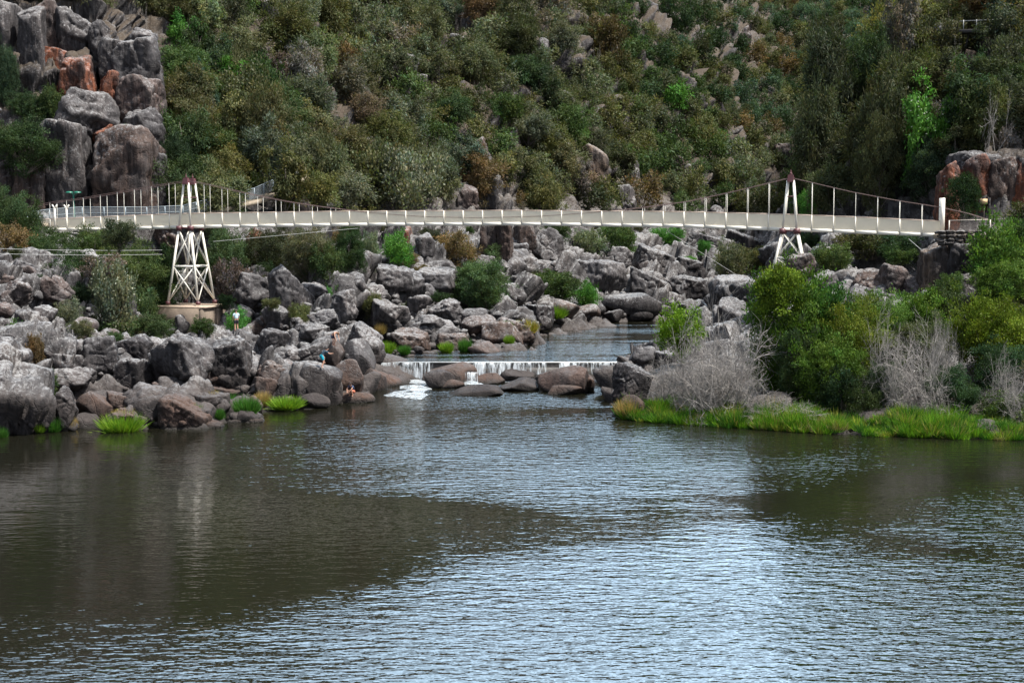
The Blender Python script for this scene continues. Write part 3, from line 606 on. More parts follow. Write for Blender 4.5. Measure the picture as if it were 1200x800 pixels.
for n in (0, WID):
    bpart("edge_girder", boxes([beam(BW(a, n, zd(a) + .1), BW(b, n, zd(b) + .1), .09, .30) for a, b in zip(ss, ss[1:])]), M_WHITE)
    bpart("handrail", boxes([beam(BW(a, n, zr(a)), BW(b, n, zr(b)), .07, .06) for a, b in zip(ss, ss[1:])]), simple("handrail_pinkish", (.62, .50, .42), .5) if n == 0 else bpy.data.materials["handrail_pinkish"])
    vv, ff = [], []
    for a, b in zip(ss, ss[1:]):
        k = len(vv); off = .015 if n == 0 else -.015
        vv += [BW(a, n + off, zd(a) + .25), BW(b, n + off, zd(b) + .25), BW(b, n + off, zr(b) - .03), BW(a, n + off, zr(a) - .03)]; ff.append([k, k + 1, k + 2, k + 3])
    bpart("mesh_screen", (np.array([v[:] for v in vv]), np.array(ff)), M_SCREEN)
# main cables: parabola between the towers, back-stays beyond
cab = [on_bridge(*p) for p in [(30, 243), (60, 237), (100, 231.5), (150, 223), (190, 216), (219, 211.5)]] + \
      [on_bridge(*p) for p in [(245, 217), (284, 226), (330, 235.5), (376, 242.5), (430, 249), (490, 253.5), (560, 255.3), (630, 253.5), (690, 249.5), (750, 243.5), (805, 236), (852, 226), (890, 217), (926, 208)]] + \
      [on_bridge(*p) for p in [(952, 214), (977, 220), (1001, 225.5), (1052, 235), (1103, 243), (1135, 250), (1170, 261)]]
zc = lambda s: float(np.interp(s, [p[0] for p in cab], [p[1] for p in cab]))
for n in (-.03, WID + .03):
    bpart("main_cable", tubes([([BW(s, n, zc(s))[:] for s in np.linspace(cab[0][0], cab[-1][0], 120)], .022)]), M_CABLE)
for s in stations:
    if min(abs(s - tsL), abs(s - tsR)) < .3: continue
    for n in (-.03, WID + .03):
        zt = max(zc(s), zr(s)) if zc(s) > zr(s) - .1 else zr(s)
        bpart("panel_post", boxes([beam(BW(s, n * 1.04 - .02, zd(s)), BW(s, n * 1.04 - .02, zr(s)), .06, .09)]), M_WHITE)
        bpart("hanger", boxes([beam(BW(s, n, zd(s) - .12), BW(s, n, zt), .034, .034)]), M_WHITE)
# towers
def tower(ts, zbase):
    zdk = zd(ts) - .05; ztop = zc(ts) - .25
    lv = [(zbase, 1.62, 1.85), (zdk, .62, 1.15), (ztop, .24, .72)]
    def dim(z): return np.interp(z, [l[0] for l in lv], [l[1] for l in lv]), np.interp(z, [l[0] for l in lv], [l[2] for l in lv])
    def pt(sx, sn, z):
        a_, b_ = dim(z); return BW(ts + sx * a_, WID / 2 + sn * b_, z)
    tw = empty("tower", bt * 0); tw.parent = bridge; tw.location = (0, 0, 0)
    t = lambda nm, VF, m: link(nm, mesh_np(nm, VF[0] - o0, VF[1], m), tw)
    zm = zbase + (zdk - zbase) * .50
    for sx in (-1, 1):
        for sn in (-1, 1):
            t("leg", boxes([beam(pt(sx, sn, zbase), pt(sx, sn, zdk), .20, .20), beam(pt(sx, sn, zdk), pt(sx, sn, ztop), .17, .17)]), M_WHITE)
            t("foot_plate", boxes([(pt(sx, sn, zbase + .14), (.19, .19, .16), None)]), M_MAROON)
            t("gusset_plate", boxes([(pt(sx, sn, zdk), (.24, .2, .24), None)]), M_MAROON)
    fc_ = [((-1, -1), (1, -1)), ((-1, 1), (1, 1)), ((-1, -1), (-1, 1)), ((1, -1), (1, 1))]
    for a_, b_ in fc_:
        br = [beam(pt(*a_, zm), pt(*b_, zm), .16, .18)]
        for z0, z1 in ((zbase + .3, zm), (zm, zdk - .1)):
            br += [beam(pt(*a_, z0), pt(*b_, z1), .11, .11), beam(pt(*b_, z0) + bn * .02, pt(*a_, z1) + bn * .02, .11, .11)]
        t("cross_bracing", boxes(br), M_WHITE)
        t("tie_beam", boxes([beam(pt(*a_, zdk + .55 * (ztop - zdk) + .6), pt(*b_, zdk + .55 * (ztop - zdk) + .6), .08, .09), beam(pt(*a_, zdk + .03), pt(*b_, zdk + .03), .1, .16)]), M_MAROON)
    for sn in (-1, 1):
        p = BW(ts, WID / 2 + sn * .70, ztop)
        bm = bmesh.new(); bmesh.ops.create_cone(bm, cap_ends=True, segments=4, radius1=.42, radius2=.30, depth=.62)
        bmesh.ops.rotate(bm, verts=bm.verts, matrix=Matrix.Rotation(math.pi / 4 - PH, 3, 'Z')); bmesh.ops.translate(bm, verts=bm.verts, vec=p + Vector((0, 0, .2)))
        r2 = bmesh.ops.create_cone(bm, cap_ends=True, segments=10, radius1=.09, radius2=.02, depth=.42); bmesh.ops.translate(bm, verts=r2['verts'], vec=p + Vector((0, 0, .74)))
        r3 = bmesh.ops.create_uvsphere(bm, u_segments=10, v_segments=6, radius=.10); bmesh.ops.translate(bm, verts=r3['verts'], vec=p + Vector((0, 0, .60)))
        bmesh.ops.translate(bm, verts=bm.verts, vec=-bridge.location)
        me = bpy.data.meshes.new("cable_saddle"); bm.to_mesh(me); bm.free(); me.materials.append(M_MAROON); link("cable_saddle", me, tw)
    return tw
zpl = rz(219, 357, DB / math.cos(0) * 1.086)
tower(tsL, on_bridge(219, 356)[1]); tower(tsR, on_bridge(926, 333)[1])
for n in (0, WID):                                # white end posts at the right bank, forked posts at the left
    s = on_bridge(1104, 260)[0]; zb_, zt_ = on_bridge(1104, 278)[1], on_bridge(1104, 232)[1]
    bpart("end_post", boxes([(BW(s, n, (zb_ + zt_) / 2), (.17, .17, (zt_ - zb_) / 2), None)]), M_WHITE)
    for px in (64.5,):
        s = on_bridge(px + (6 if n else 0), 260)[0]; z0, z1 = zd(s), on_bridge(px, 240)[1]
        bpart("forked_post", boxes([beam(BW(s, n, z0), BW(s, n, z1 - .35), .16), beam(BW(s, n, z1 - .4), BW(s - .28, n, z1), .12), beam(BW(s, n, z1 - .4), BW(s + .28, n, z1), .12)]), M_WHITE)
def wire(a, b, rad=.018, sag=.0):
    a, b = Vector(a), Vector(b); return ([(a.lerp(b, t) - Vector((0, 0, sag * 4 * t * (1 - t))))[:] for t in np.linspace(0, 1, 9)], rad)
bpart("wind_guy", tubes([wire(BW(on_bridge(783, 262)[0], 0, 13.3), P(866, 324, 140), .022)]), M_WIRE)
bpart("wind_guy", tubes([wire(P(250, 283, 132), BW(on_bridge(420, 262)[0], 0, 13.6), .018)]), M_WIRE)
bpart("wind_guy", tubes([wire(P(-10, 291, 118), P(190, 293, 136), .015, .1)]), M_WIRE)
bpart("wind_guy", tubes([wire(P(-10, 297, 118), P(190, 298, 136), .015, .1)]), M_WIRE)
bpart("wind_guy", tubes([wire(P(1065, 280, 121), P(1080, 293, 119), .02)]), M_WIRE)

# concrete plinth under the left tower
cpl = BW(tsL, WID / 2, 0); ztp = on_bridge(219, 357.5)[1]
plinth = empty("concrete_plinth", (cpl.x, cpl.y, 0)); tag(plinth, "tan concrete plinth carrying the four legs of the left bridge tower", "plinth")
rb = [[bt.x, bn.x, 0], [bt.y, bn.y, 0], [0, 0, 1]]
V, Fq = boxes([((0, 0, ztp - 1.6), (2.6, 2.45, 1.42), rb)]); link("plinth_body", mesh_np("plinth_body", V, Fq, M_CONC), plinth)
V, Fq = boxes([((0, 0, ztp - .09), (2.78, 2.62, .095), rb)]); link("plinth_cap", mesh_np("plinth_cap", V, Fq, simple("pale_concrete", (.42, .33, .25), .9, var=.25)), plinth)
for bx in [((bt * 2.3 + bn * -2.35)[:2] + (ztp - 1.6,), (.28, .2, 1.35), rb), ((bt * 2.68 + bn * .3)[:2] + (ztp - 1.6,), (.14, .35, 1.3), rb)]:
    link("buttress", mesh_np("buttress", *boxes([bx]), M_CONC), plinth)
cpr = BW(tsR, WID / 2, 0); zb2 = on_bridge(926, 333)[1]
pl2 = empty("concrete_footing", (cpr.x, cpr.y, 0)); tag(pl2, "concrete footing under the right bridge tower hidden behind the bushes", "footing")
V, Fq = boxes([((0, 0, zb2 - 1.6), (2.3, 2.3, 1.6), rb)]); link("footing_block", mesh_np("footing_block", V, Fq, M_CONC), pl2)

# ------------------------------------------------------------------ paths and railings
def ribbon(pl, w, th, name, mat, side=Vector((0.1, 1, 0))):
    pl = [Vector(p) for p in pl]; bl = []
    return boxes([beam(a, b, w, th) for a, b in zip(pl, pl[1:])])
def railing(name, pl, h, label, cat="railing", mesh=M_GREYMESH, mat=M_BLUEG, post=1.9, bars=(1.0,), w=.06):
    pl = [Vector(p) for p in pl]; e = empty(name, pl[0]); tag(e, label, cat)
    up = Vector((0, 0, 1)); L0 = pl[0]
    rel = [p - L0 for p in pl]
    link("top_rail", mesh_np("top_rail", *boxes([beam(a + up * h, b + up * h, w, w) for a, b in zip(rel, rel[1:])]), mat), e)
    if len(bars) > 1: link("lower_rail", mesh_np("lower_rail", *boxes([beam(a + up * h * k, b + up * h * k, w * .7) for a, b in zip(rel, rel[1:]) for k in bars[1:]]), mat), e)
    if mesh:
        vv, ff = [], []
        for a, b in zip(rel, rel[1:]):
            k = len(vv); vv += [(a + up * .05)[:], (b + up * .05)[:], (b + up * (h - .04))[:], (a + up * (h - .04))[:]]; ff.append([k, k + 1, k + 2, k + 3])
        link("mesh_panel", mesh_np("mesh_panel", np.array(vv), np.array(ff), mesh), e)
    for a, b in zip(rel, rel[1:]):
        n = max(1, round((b - a).length / post))
        for k in range(n):
            p = a.lerp(b, k / n); link("post", mesh_np("post", *boxes([(p + up * (h / 2), (w * .7, w * .7, h / 2), None)]), mat), e)
    return e
lp = [P(36, 266, 141), P(62, 262, 144), P(100, 259, 147.5), P(175, 259, 149.5), P(217, 257, 151), P(248, 249, 153), P(272, 243, 155), P(300, 236, 157.5), P(322, 226, 160), P(345, 214, 163), P(354, 208, 165)]
o = link("footpath", mesh_np("footpath", *ribbon(lp, 2.0, .45, "footpath", M_PATH), M_PATH)); tag(o, kind='structure')
fr = [p + Vector((0, -.95, .2)) for p in lp]
railing("path_railing", fr[0:6], 1.25, "blue-grey mesh railing along the path behind the left end of the bridge", bars=(1, .5))
railing("path_railing", fr[6:], 1.25, "grey mesh railing on the path climbing left of the bridge towards the hillside trees", bars=(1,))
# stone gate pillar on the climbing path
e = empty("stone_pillar", P(350, 214, 164)); tag(e, "small tan stone pillar where the climbing path meets the trees", "pillar")
V, Fq = boxes([((0, 0, 1.2), (.45, .45, 1.3), None)]); link("pillar_shaft", mesh_np("pillar_shaft", V, Fq, simple("sandstone", (.26, .18, .11), .9, var=.4)), e)
V, Fq = boxes([((0, 0, 2.62), (.58, .58, .12), None)]); link("pillar_cap", mesh_np("pillar_cap", V, Fq, M_PATH), e)
rp = [P(1100, 274, 119.6), P(1112, 275, 119.4), P(1160, 274, 119), P(1215, 271, 118.4), P(1300, 268, 118)]
o = link("footpath", mesh_np("footpath", *ribbon([p + Vector((0, 1.2, -.2)) for p in rp], 2.6, .4, "footpath", M_PATH), M_PATH)); tag(o, kind='structure')
railing("path_railing", rp[1:], 1.2, "pale steel and mesh railing leading right from the bridge end post", mesh=mesh_screen("thin_mesh", (.32, .27, .24), .25), mat=simple("pale_rail", (.62, .56, .48), .5), post=3.4)
# rubble wall below the right end
def stone_wall(x0, y0, x1, y1, Y):
    e = empty("stone_wall", P((x0 + x1) / 2, y1, Y)); tag(e, "low dry rubble stone wall under the right end of the bridge", "stone wall")
    Vs = []; a = P(x0, y0, Y); b = P(x1, y1, Y); rows = 4; hh = (a.z - b.z) / rows; k = 0
    for rw in range(rows):
        x = a.x - .2 * (rw % 2)
        while x < b.x:
            w = R.uniform(.45, .9); p, f = rock_verts(500 + k, 'block', 3); k += 1
            p = p * np.array([w / 2, .45, hh * .54]) + np.array([x + w / 2 - e.location.x, R.uniform(-.06, .06), b.z + hh * (rw + .5) - e.location.z]); Vs.append((p, f)); x += w
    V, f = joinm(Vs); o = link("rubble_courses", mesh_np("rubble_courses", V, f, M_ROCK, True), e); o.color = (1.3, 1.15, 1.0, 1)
stone_wall(1099, 270, 1150, 288, 117.6)
# small tan notice on the orange cliff
e = empty("notice_sign", P(1153, 262, 124)); tag(e, "small blank tan notice board before the orange cliff right of the bridge", "sign")
zz = P(1153, 236, 124) - e.location
V, Fq = boxes([(zz[:], (.30, .03, .22), None)]); link("board", mesh_np("board", V, Fq, simple("tan_board", (.55, .40, .22), .7)), e)
V, Fq = boxes([((0, .06, zz.z / 2), (.04, .03, zz.z / 2 + .1), None)]); link("post", mesh_np("post", V, Fq, M_BARK), e)
# green twin lamp at the left end
e = empty("street_lamp", P(87, 262, 147)); tag(e, "dark green lamp post with two flat heads behind the bridge's left end", "street lamp")
zt = (P(87, 228, 147) - e.location).z
V, Fq = tubes([([(0, 0, -.3), (0, 0, zt * .5), (0, 0, zt)], [.13, .11, .09])], 8); link("pole", mesh_np("pole", V, Fq, M_GREEN), e)
for s in (-1, 1):
    V, Fq = tubes([([(s * .02, 0, zt), (s * .28, 0, zt + .12), (s * .45, 0, zt + .2)], .05)], 6); link("arm", mesh_np("arm", V, Fq, M_GREEN), e)
    p, f = rock_verts(3, 'smooth', 3); bm = bmesh.new(); bmesh.ops.create_uvsphere(bm, u_segments=16, v_segments=8, radius=1)
    for v in bm.verts: v.co = Vector((v.co.x * .40 + s * .42, v.co.y * .38, zt + .2 + v.co.z * (.13 if v.co.z > 0 else .07)))
    me = bpy.data.meshes.new("lamp_head"); bm.to_mesh(me); bm.free(); me.materials.append(M_GREEN); link("lamp_head", me, e)
# flag-less white pole high on the left cliff
e = link("marker_pole", mesh_np("marker_pole", *tubes([([P(82, 26, 168)[:], P(82, 8, 168)[:]], .06)]), M_WHITE)); tag(e, "thin white pole standing on top of the left cliff", "pole")
# lookout walkway on the upper right cliff
e = empty("lookout_platform", P(1135, 42, 155)); tag(e, "dark timber lookout walkway jutting from the crag at upper right", "lookout")
q0 = e.location.copy(); A, Bp = P(1122, 38, 156) - q0, P(1230, 34, 153) - q0
M_TIM = simple("weathered_timber", (.06, .055, .055), .9)
link("walkway_beam", mesh_np("walkway_beam", *boxes([beam(A, Bp, 1.6, .35)]), M_TIM), e)
link("handrail", mesh_np("handrail", *boxes([beam(A + Vector((0, -.7, 1.1)), Bp + Vector((0, -.7, 1.1)), .06)]), M_WIRE), e)
for k in range(7):
    p = A.lerp(Bp, (k + .3) / 7); link("post", mesh_np("post", *boxes([(p + Vector((0, -.7, .6)), (.04, .04, .6), None)]), M_WIRE), e)
for k in range(3):
    p = A.lerp(Bp, (k + .4) / 3); link("support_strut", mesh_np("support_strut", *boxes([beam(p, p + Vector((-.3, 1.8, -3.5)), .16)]), M_TIM), e)

# ------------------------------------------------------------------ vegetation prototypes
def leaves(p, d, L, Wd, g, face=None):
    n = len(p); rnd = g.normal(size=(n, 3)) if face is None else face + g.normal(0, .38, (n, 3)); w = np.cross(d, rnd); w /= np.linalg.norm(w, axis=1)[:, None] + 1e-9
    L = L[:, None]; Wd = Wd[:, None]
    V = np.stack([p, p + d * L * .45 + w * Wd * .5, p + d * L, p + d * L * .45 - w * Wd * .5], 1).reshape(-1, 3)
    return V, np.arange(4 * n).reshape(n, 4)
def unit(v): return v / (np.linalg.norm(v, axis=1)[:, None] + 1e-9)
def crown_points(g, kind):
    """clump centres in a unit crown: x,y in -1..1, z 0..1"""
    cs = []
    n = {'sheoak': 26, 'gum': 17, 'shrub': 30, 'far': 14, 'dense': 64}[kind]
    while len(cs) < n:
        v = g.normal(size=3); v /= np.linalg.norm(v); rr = g.uniform(.45, .88)
        z = v[2] * rr
        if kind in ('shrub', 'dense'):
            c = np.array([v[0] * rr, v[1] * rr, .46 + .46 * z])
        else:
            c = np.array([v[0] * rr * .86, v[1] * rr * .86, .57 + .38 * z])
            if c[2] < .26: continue
        c += g.normal(0, .05, 3)
        cs.append((c, g.uniform(.15, .27) if kind in ('gum', 'dense') else g.uniform(.20, .34)))
    return cs
def crown(seed, kind, nleaf, L, W, w=3.0, h=5.0):
    g = np.random.default_rng(seed); cs = crown_points(g, kind); Ps, Ds, Ts, Ns = [], [], [], []
    sc = np.array([w, w, h])
    for c, rad in cs:
        m = int(nleaf * rad ** 1.6 / sum(x[1] ** 1.6 for x in cs)) + 1
        # each clump is made of a few smaller tufts
        tf = g.normal(0, .5, (9, 3)) * rad + c
        k = g.integers(0, 9, m); q_ = tf[k] + g.normal(0, .30, (m, 3)) * rad * np.array([1, 1, .75 * w / h * 1.1])
        out = unit((q_ - c) * sc + np.array([0, 0, .25]))
        if kind in ('sheoak', 'far'): d = unit(out * .5 + g.normal(0, .45, (m, 3)) + np.array([0, 0, -.12 if kind == 'sheoak' else 0]))
        elif kind == 'gum': d = unit(g.normal(0, .8, (m, 3)) + np.array([0, 0, -.6]))
        else: d = unit(out * .9 + g.normal(0, .6, (m, 3)) + np.array([0, 0, .5]))
        tone = g.uniform(.75, 1.25) * g.uniform(.75, 1.3, (9,))[k] * g.uniform(.84, 1.18, m)
        hue = g.normal(0, .08, m) + g.normal(0, .06)
        Ns.append(unit(unit((q_ - c) * sc) * .8 + unit((q_ * sc) - np.array([0, 0, h * .35])) * .6)); Ps.append(q_ * sc); Ds.append(d); Ts.append(np.stack([tone * (1 + hue), tone, tone * (1 - hue), np.ones(m)], 1))
    p = np.concatenate(Ps); d = np.concatenate(Ds); t = np.concatenate(Ts); n = len(p)
    V, f = leaves(p, d, L * g.uniform(.6, 1.3, n), W * g.uniform(.7, 1.2, n), g, np.concatenate(Ns))
    return V, f, np.repeat(t, 4, 0), [(c * sc, rad) for c, rad in cs]
def trunk(seed, cs, w, h, r0, base_split=.15, lean=.06, side=5):
    g = np.random.default_rng(seed + 99); lines = []
    top = np.array([g.normal(0, lean) * w, g.normal(0, lean) * w, h * .75]); mid = top * .5 + np.array([g.normal(0, .05) * w, 0, 0])
    ts = np.linspace(0, 1, 7); main = np.stack([(1 - t) ** 2 * np.array([0, 0, -.5]) + 2 * t * (1 - t) * mid + t * t * top for t in ts])
    lines.append((main, r0 * (1 - .8 * ts)))
    for c, rad in cs:
        a0 = np.interp(max(.1, c[2] / h * .75 - .18), np.linspace(0, 1, 7), np.arange(7)); st = main[int(a0)]
        m = (st + c) / 2 + np.array([g.normal(0, .08) * w, g.normal(0, .08) * w, -.04 * h])
        lines.append((np.stack([st, m, c]), np.array([r0 * .32, r0 * .2, r0 * .05])))
    return tubes(lines, side)
PROTO = {}
def proto(kind, n, nleaf, L, W, w=3.0, h=5.0, r0=.14):
    for k in range(n):
        seed = sum(map(ord, kind)) * 13 + k
        V, f, t, cs = crown(seed, {'sheoak': 'sheoak', 'gum': 'gum', 'shrub': 'shrub', 'dense': 'dense', 'low': 'shrub'}[kind], nleaf, L, W, w, h)
        cm = mesh_np("crown", V, f, M_LEAF, tint=t)
        tv, tf = trunk(seed, cs, w, h, r0)
        PROTO.setdefault(kind, []).append((mesh_np("trunk", tv, tf, M_BARK), cm))
proto('sheoak', 6, 13000, .34, .085); proto('gum', 5, 7000, .28, .11, r0=.12)
proto('shrub', 6, 9000, .18, .11, w=2.0, h=3.3, r0=.07); proto('dense', 4, 34000, .18, .09, w=3.2, h=6.0, r0=.14)
SPEC = {  # foliage base colours
 'olive': (.100, .106, .048), 'darkolive': (.062, .070, .038), 'green': (.058, .090, .035), 'darkgreen': (.036, .060, .029), 'bright': (.068, .170, .036), 'greygreen': (.110, .125, .075),
 'fresh': (.082, .150, .030), 'yellow': (.135, .19, .028), 'rust': (.125, .090, .045), 'grey': (.135, .12, .10), 'blue': (.060, .100, .065), 'lime': (.14, .27, .03)}
WORD = {'fresh': 'fresh green', 'olive': 'olive', 'darkolive': 'dark olive', 'green': 'mid green', 'darkgreen': 'dark green', 'bright': 'bright green', 'greygreen': 'grey-green', 'yellow': 'yellow-green', 'rust': 'rusty brown', 'grey': 'greyish brown', 'blue': 'blue-green', 'lime': 'lime green'}
TREES = []   # (root, px, py, size, colour, kind)
PW = {'sheoak': (3.0, 5.0), 'gum': (3.0, 5.0), 'shrub': (2.0, 3.3), 'dense': (3.2, 6.0), 'low': (2, 2.6)}
def plant(kind, colour, loc, sx, sz, cx, cy, sizepx, label=None, name=None, var=None):
    rt = empty(name or ('shrub' if kind in ('shrub', 'dense') else 'tree'), loc, R.uniform(0, 6.28)); rt.scale = (sx, sx, sz)
    tr_, cr = PROTO[kind][var if var is not None else R.randrange(len(PROTO[kind]))]
    link("trunk", tr_, rt); c = link("crown", cr, rt)
    b = SPEC[colour]; j = R.uniform(.68, 1.3); c.color = (b[0] * j * R.uniform(.9, 1.12), b[1] * j, b[2] * j * R.uniform(.85, 1.2), 1)
    TREES.append((rt, cx, cy, sizepx, colour, kind, label)); return rt
def plant_box(x0, y0, x1, y1, kind, colour, Y=None, label=None, name=None, wl=0.0, var=None):
    """a plant whose crown fills the photo box, standing at the distance where its foot meets the ground"""
    cx = (x0 + x1) / 2
    if Y is None: Y = (hit(cx, y1 - 3, wl) or 200) + .4
    w, h = PW[kind]; a = P(x0, y0, Y); b = P(x1, y1, Y)
    base = min(b.z, tz((a.x + b.x) / 2, Y) + .3) if kind in ('sheoak', 'gum') else b.z
    base = max(base, b.z - .18 * (a.z - b.z))
    sz = (a.z - base) / h * 1.02; sx = (b.x - a.x) / (2 * w) * 1.08
    return plant(kind, colour, ((a.x + b.x) / 2, Y, base - .05), sx, sz, cx, (y0 + y1) / 2, max(x1 - x0, y1 - y0), label, name, var)
Q = plant_box
# --- right bank
for t in [
 (872, 312, 992, 470, 'dense', 'fresh', 103.5, "large rounded dark green bush left of the others on the right bank"), (884, 312, 942, 372, 'shrub', 'yellow', 102.6, "yellow-tipped bush crown at the top of the large dark green bush"),
 (940, 330, 1000, 400, 'shrub', 'bright', 104), (955, 352, 1040, 440, 'dense', 'yellow', 102.5), (985, 342, 1062, 420, 'dense', 'fresh', 107), (905, 380, 975, 478, 'dense', 'green', 101), (935, 392, 1010, 470, 'dense', 'fresh', 99.6),
 (1050, 342, 1105, 400, 'shrub', 'fresh', 109), (1084, 334, 1132, 378, 'shrub', 'green', 110), (1120, 340, 1212, 440, 'dense', 'yellow', 104), (1040, 372, 1120, 440, 'dense', 'olive', 104), (1150, 350, 1215, 430, 'shrub', 'olive', 107),
 (1136, 256, 1196, 332, 'shrub', 'fresh', 114, "bright green wattle beside the rubble wall at the right bridge end"), (1145, 300, 1215, 362, 'dense', 'fresh', 112), (1180, 255, 1225, 300, 'shrub', 'green', 116),
 (770, 359, 824, 412, 'shrub', 'lime', 112, "small lime green tree standing alone left of the grey twiggy bush"), (1010, 420, 1060, 480, 'dense', 'darkgreen', 98.5), (1085, 430, 1150, 482, 'dense', 'darkgreen', 97), (1140, 400, 1215, 470, 'dense', 'darkgreen', 99.5), (960, 430, 1010, 485, 'shrub', 'darkgreen', 97.5),
 (990, 452, 1030, 492, 'shrub', 'green', 96.5), (1150, 460, 1212, 500, 'shrub', 'green', 94.5),
 (955, 282, 1002, 322, 'shrub', 'green', 127), (985, 270, 1060, 300, 'shrub', 'darkolive', 130), (1030, 272, 1078, 300, 'shrub', 'darkgreen', 127), (1040, 286, 1078, 312, 'shrub', 'green', 123), (838, 284, 876, 328, 'shrub', 'greygreen', 150), (866, 290, 908, 322, 'shrub', 'olive', 152), (930, 270, 962, 300, 'shrub', 'darkgreen', 140),
 (1112, 205, 1148, 252, 'shrub', 'darkgreen', 124.4), (1100, 320, 1130, 350, 'shrub', 'green', 112.5)]:
    Q(*t[:6], Y=t[6], label=t[7] if len(t) > 7 else None, wl=0)
# --- left bank shrubs
for t in [
 (-12, 222, 50, 296, 'dense', 'green', 136), (-10, 262, 40, 300, 'shrub', 'rust', 133), (30, 268, 96, 320, 'dense', 'green', 134), (80, 268, 145, 330, 'dense', 'green', 136), (55, 290, 125, 345, 'dense', 'darkgreen', 129), (120, 285, 190, 350, 'dense', 'green', 137), (150, 290, 215, 372, 'dense', 'darkgreen', 140.5), (96, 300, 150, 345, 'shrub', 'grey', 128),
 (112, 350, 152, 388, 'shrub', 'greygreen', 119), (150, 336, 186, 380, 'shrub', 'green', 135), (120, 256, 160, 290, 'shrub', 'darkolive', 125, "dark olive shrub poking up in front of the bridge's left end"), (232, 266, 290, 340, 'dense', 'green', 147), (248, 300, 292, 356, 'shrub', 'grey', 143),
 (285, 266, 345, 320, 'dense', 'darkolive', 154), (330, 266, 392, 325, 'dense', 'greygreen', 155), (358, 282, 400, 330, 'shrub', 'darkgreen', 152), (388, 270, 430, 322, 'dense', 'darkgreen', 152), (424, 268, 446, 318, 'shrub', 'greygreen', 158),
 (442, 274, 484, 312, 'shrub', 'bright', 160), (526, 302, 602, 360, 'dense', 'green', 156, "broad bright green bush sitting alone on the rocks above the upper pool"), (625, 318, 678, 352, 'shrub', 'green', 172), (674, 331, 706, 360, 'shrub', 'bright', 176), (510, 270, 560, 308, 'shrub', 'rust', 175), (490, 268, 520, 292, 'shrub', 'darkolive', 178),
 (668, 266, 712, 304, 'shrub', 'greygreen', 212), (700, 262, 746, 300, 'shrub', 'green', 222), (764, 264, 800, 290, 'shrub', 'bright', 235), (816, 282, 834, 300, 'shrub', 'bright', 232), (800, 300, 818, 308, 'shrub', 'bright', 218), (636, 258, 668, 282, 'shrub', 'green', 200),
 (224, 372, 252, 394, 'shrub', 'green', 117), (265, 362, 291, 392, 'shrub', 'bright', 126), (-10, 378, 54, 416, 'shrub', 'green', 108), (28, 388, 52, 438, 'shrub', 'rust', 103), (44, 430, 68, 460, 'shrub', 'green', 98.5), (60, 392, 88, 408, 'shrub', 'olive', 112), (84, 372, 160, 392, 'shrub', 'green', 119), (160, 366, 204, 392, 'shrub', 'green', 120), (66, 350, 96, 380, 'shrub', 'greygreen', 117), (170, 376, 200, 396, 'shrub', 'darkgreen', 118),
 (340, 354, 362, 384, 'shrub', 'olive', 132), (308, 348, 328, 362, 'shrub', 'darkolive', 130), (415, 340, 446, 366, 'shrub', 'olive', 144), (388, 328, 400, 344, 'shrub', 'bright', 145), (378, 336, 390, 350, 'shrub', 'bright', 143), (472, 352, 494, 364, 'shrub', 'greygreen', 150), (505, 342, 530, 356, 'shrub', 'darkgreen', 152), (255, 345, 275, 360, 'shrub', 'darkgreen', 139)]:
    yh = hit((t[0] + t[2]) / 2, t[3] - 4, 1.65 if t[0] > 440 else 0)
    Q(*t[:6], Y=min(t[6], (yh or 999) + .3) if t[0] > 230 and t[3] < 370 else t[6], label=t[7] if len(t) > 7 else None)
# --- named trees on the slopes
for t in [
 (284, 104, 346, 204, 'sheoak', 'olive', None, "rounded olive tree above the path left of the bridge middle"), (190, 14, 246, 72, 'gum', 'bright', None, "bright green tree right of the cliff near the top left"), (194, 60, 240, 100, 'gum', 'bright'), (205, 80, 256, 150, 'gum', 'blue'), (256, 60, 300, 130, 'sheoak', 'olive'), (356, 160, 410, 240, 'sheoak', 'olive'),
 (176, 154, 232, 226, 'dense', 'darkgreen'), (232, 186, 282, 226, 'dense', 'olive'), (290, 200, 312, 226, 'shrub', 'yellow'), (-10, 50, 24, 125, 'dense', 'darkgreen', 159), (10, 105, 60, 145, 'dense', 'darkgreen', 158), (-10, 140, 66, 200, 'dense', 'green', 150.5), (44, 100, 74, 140, 'shrub', 'green', 158), (140, 148, 160, 170, 'shrub', 'green', 154),
 (1044, 98, 1122, 200, 'gum', 'bright', 137, "fresh bright green flowering tree among dark trees right of the right tower"), (990, 86, 1070, 236, 'sheoak', 'darkolive', 141), (1000, 130, 1060, 240, 'dense', 'darkolive', 138), (1060, 160, 1130, 232, 'dense', 'darkgreen', 136), (940, 40, 1010, 150, 'sheoak', 'darkolive', 158), (992, 36, 1050, 110, 'sheoak', 'darkgreen', 156), (930, 110, 990, 220, 'sheoak', 'darkolive', 153),
 (1126, 100, 1188, 170, 'sheoak', 'olive', 133), (1030, -20, 1088, 70, 'gum', 'grey', 160), (1120, -30, 1210, 28, 'sheoak', 'rust', 162), (1140, 66, 1205, 120, 'sheoak', 'darkolive', 146), (1160, 140, 1215, 200, 'gum', 'grey', 131), (1010, 40, 1060, 100, 'gum', 'darkgreen', 165),
 (925, 190, 962, 250, 'sheoak', 'green', 156), (1090, 150, 1150, 190, 'gum', 'darkolive', 134), (960, 140, 1010, 200, 'sheoak', 'darkolive', 156), (935, 220, 965, 262, 'shrub', 'bright', 148)]:
    Q(*t[:6], Y=t[6] if len(t) > 6 else None, label=t[7] if len(t) > 7 else None)
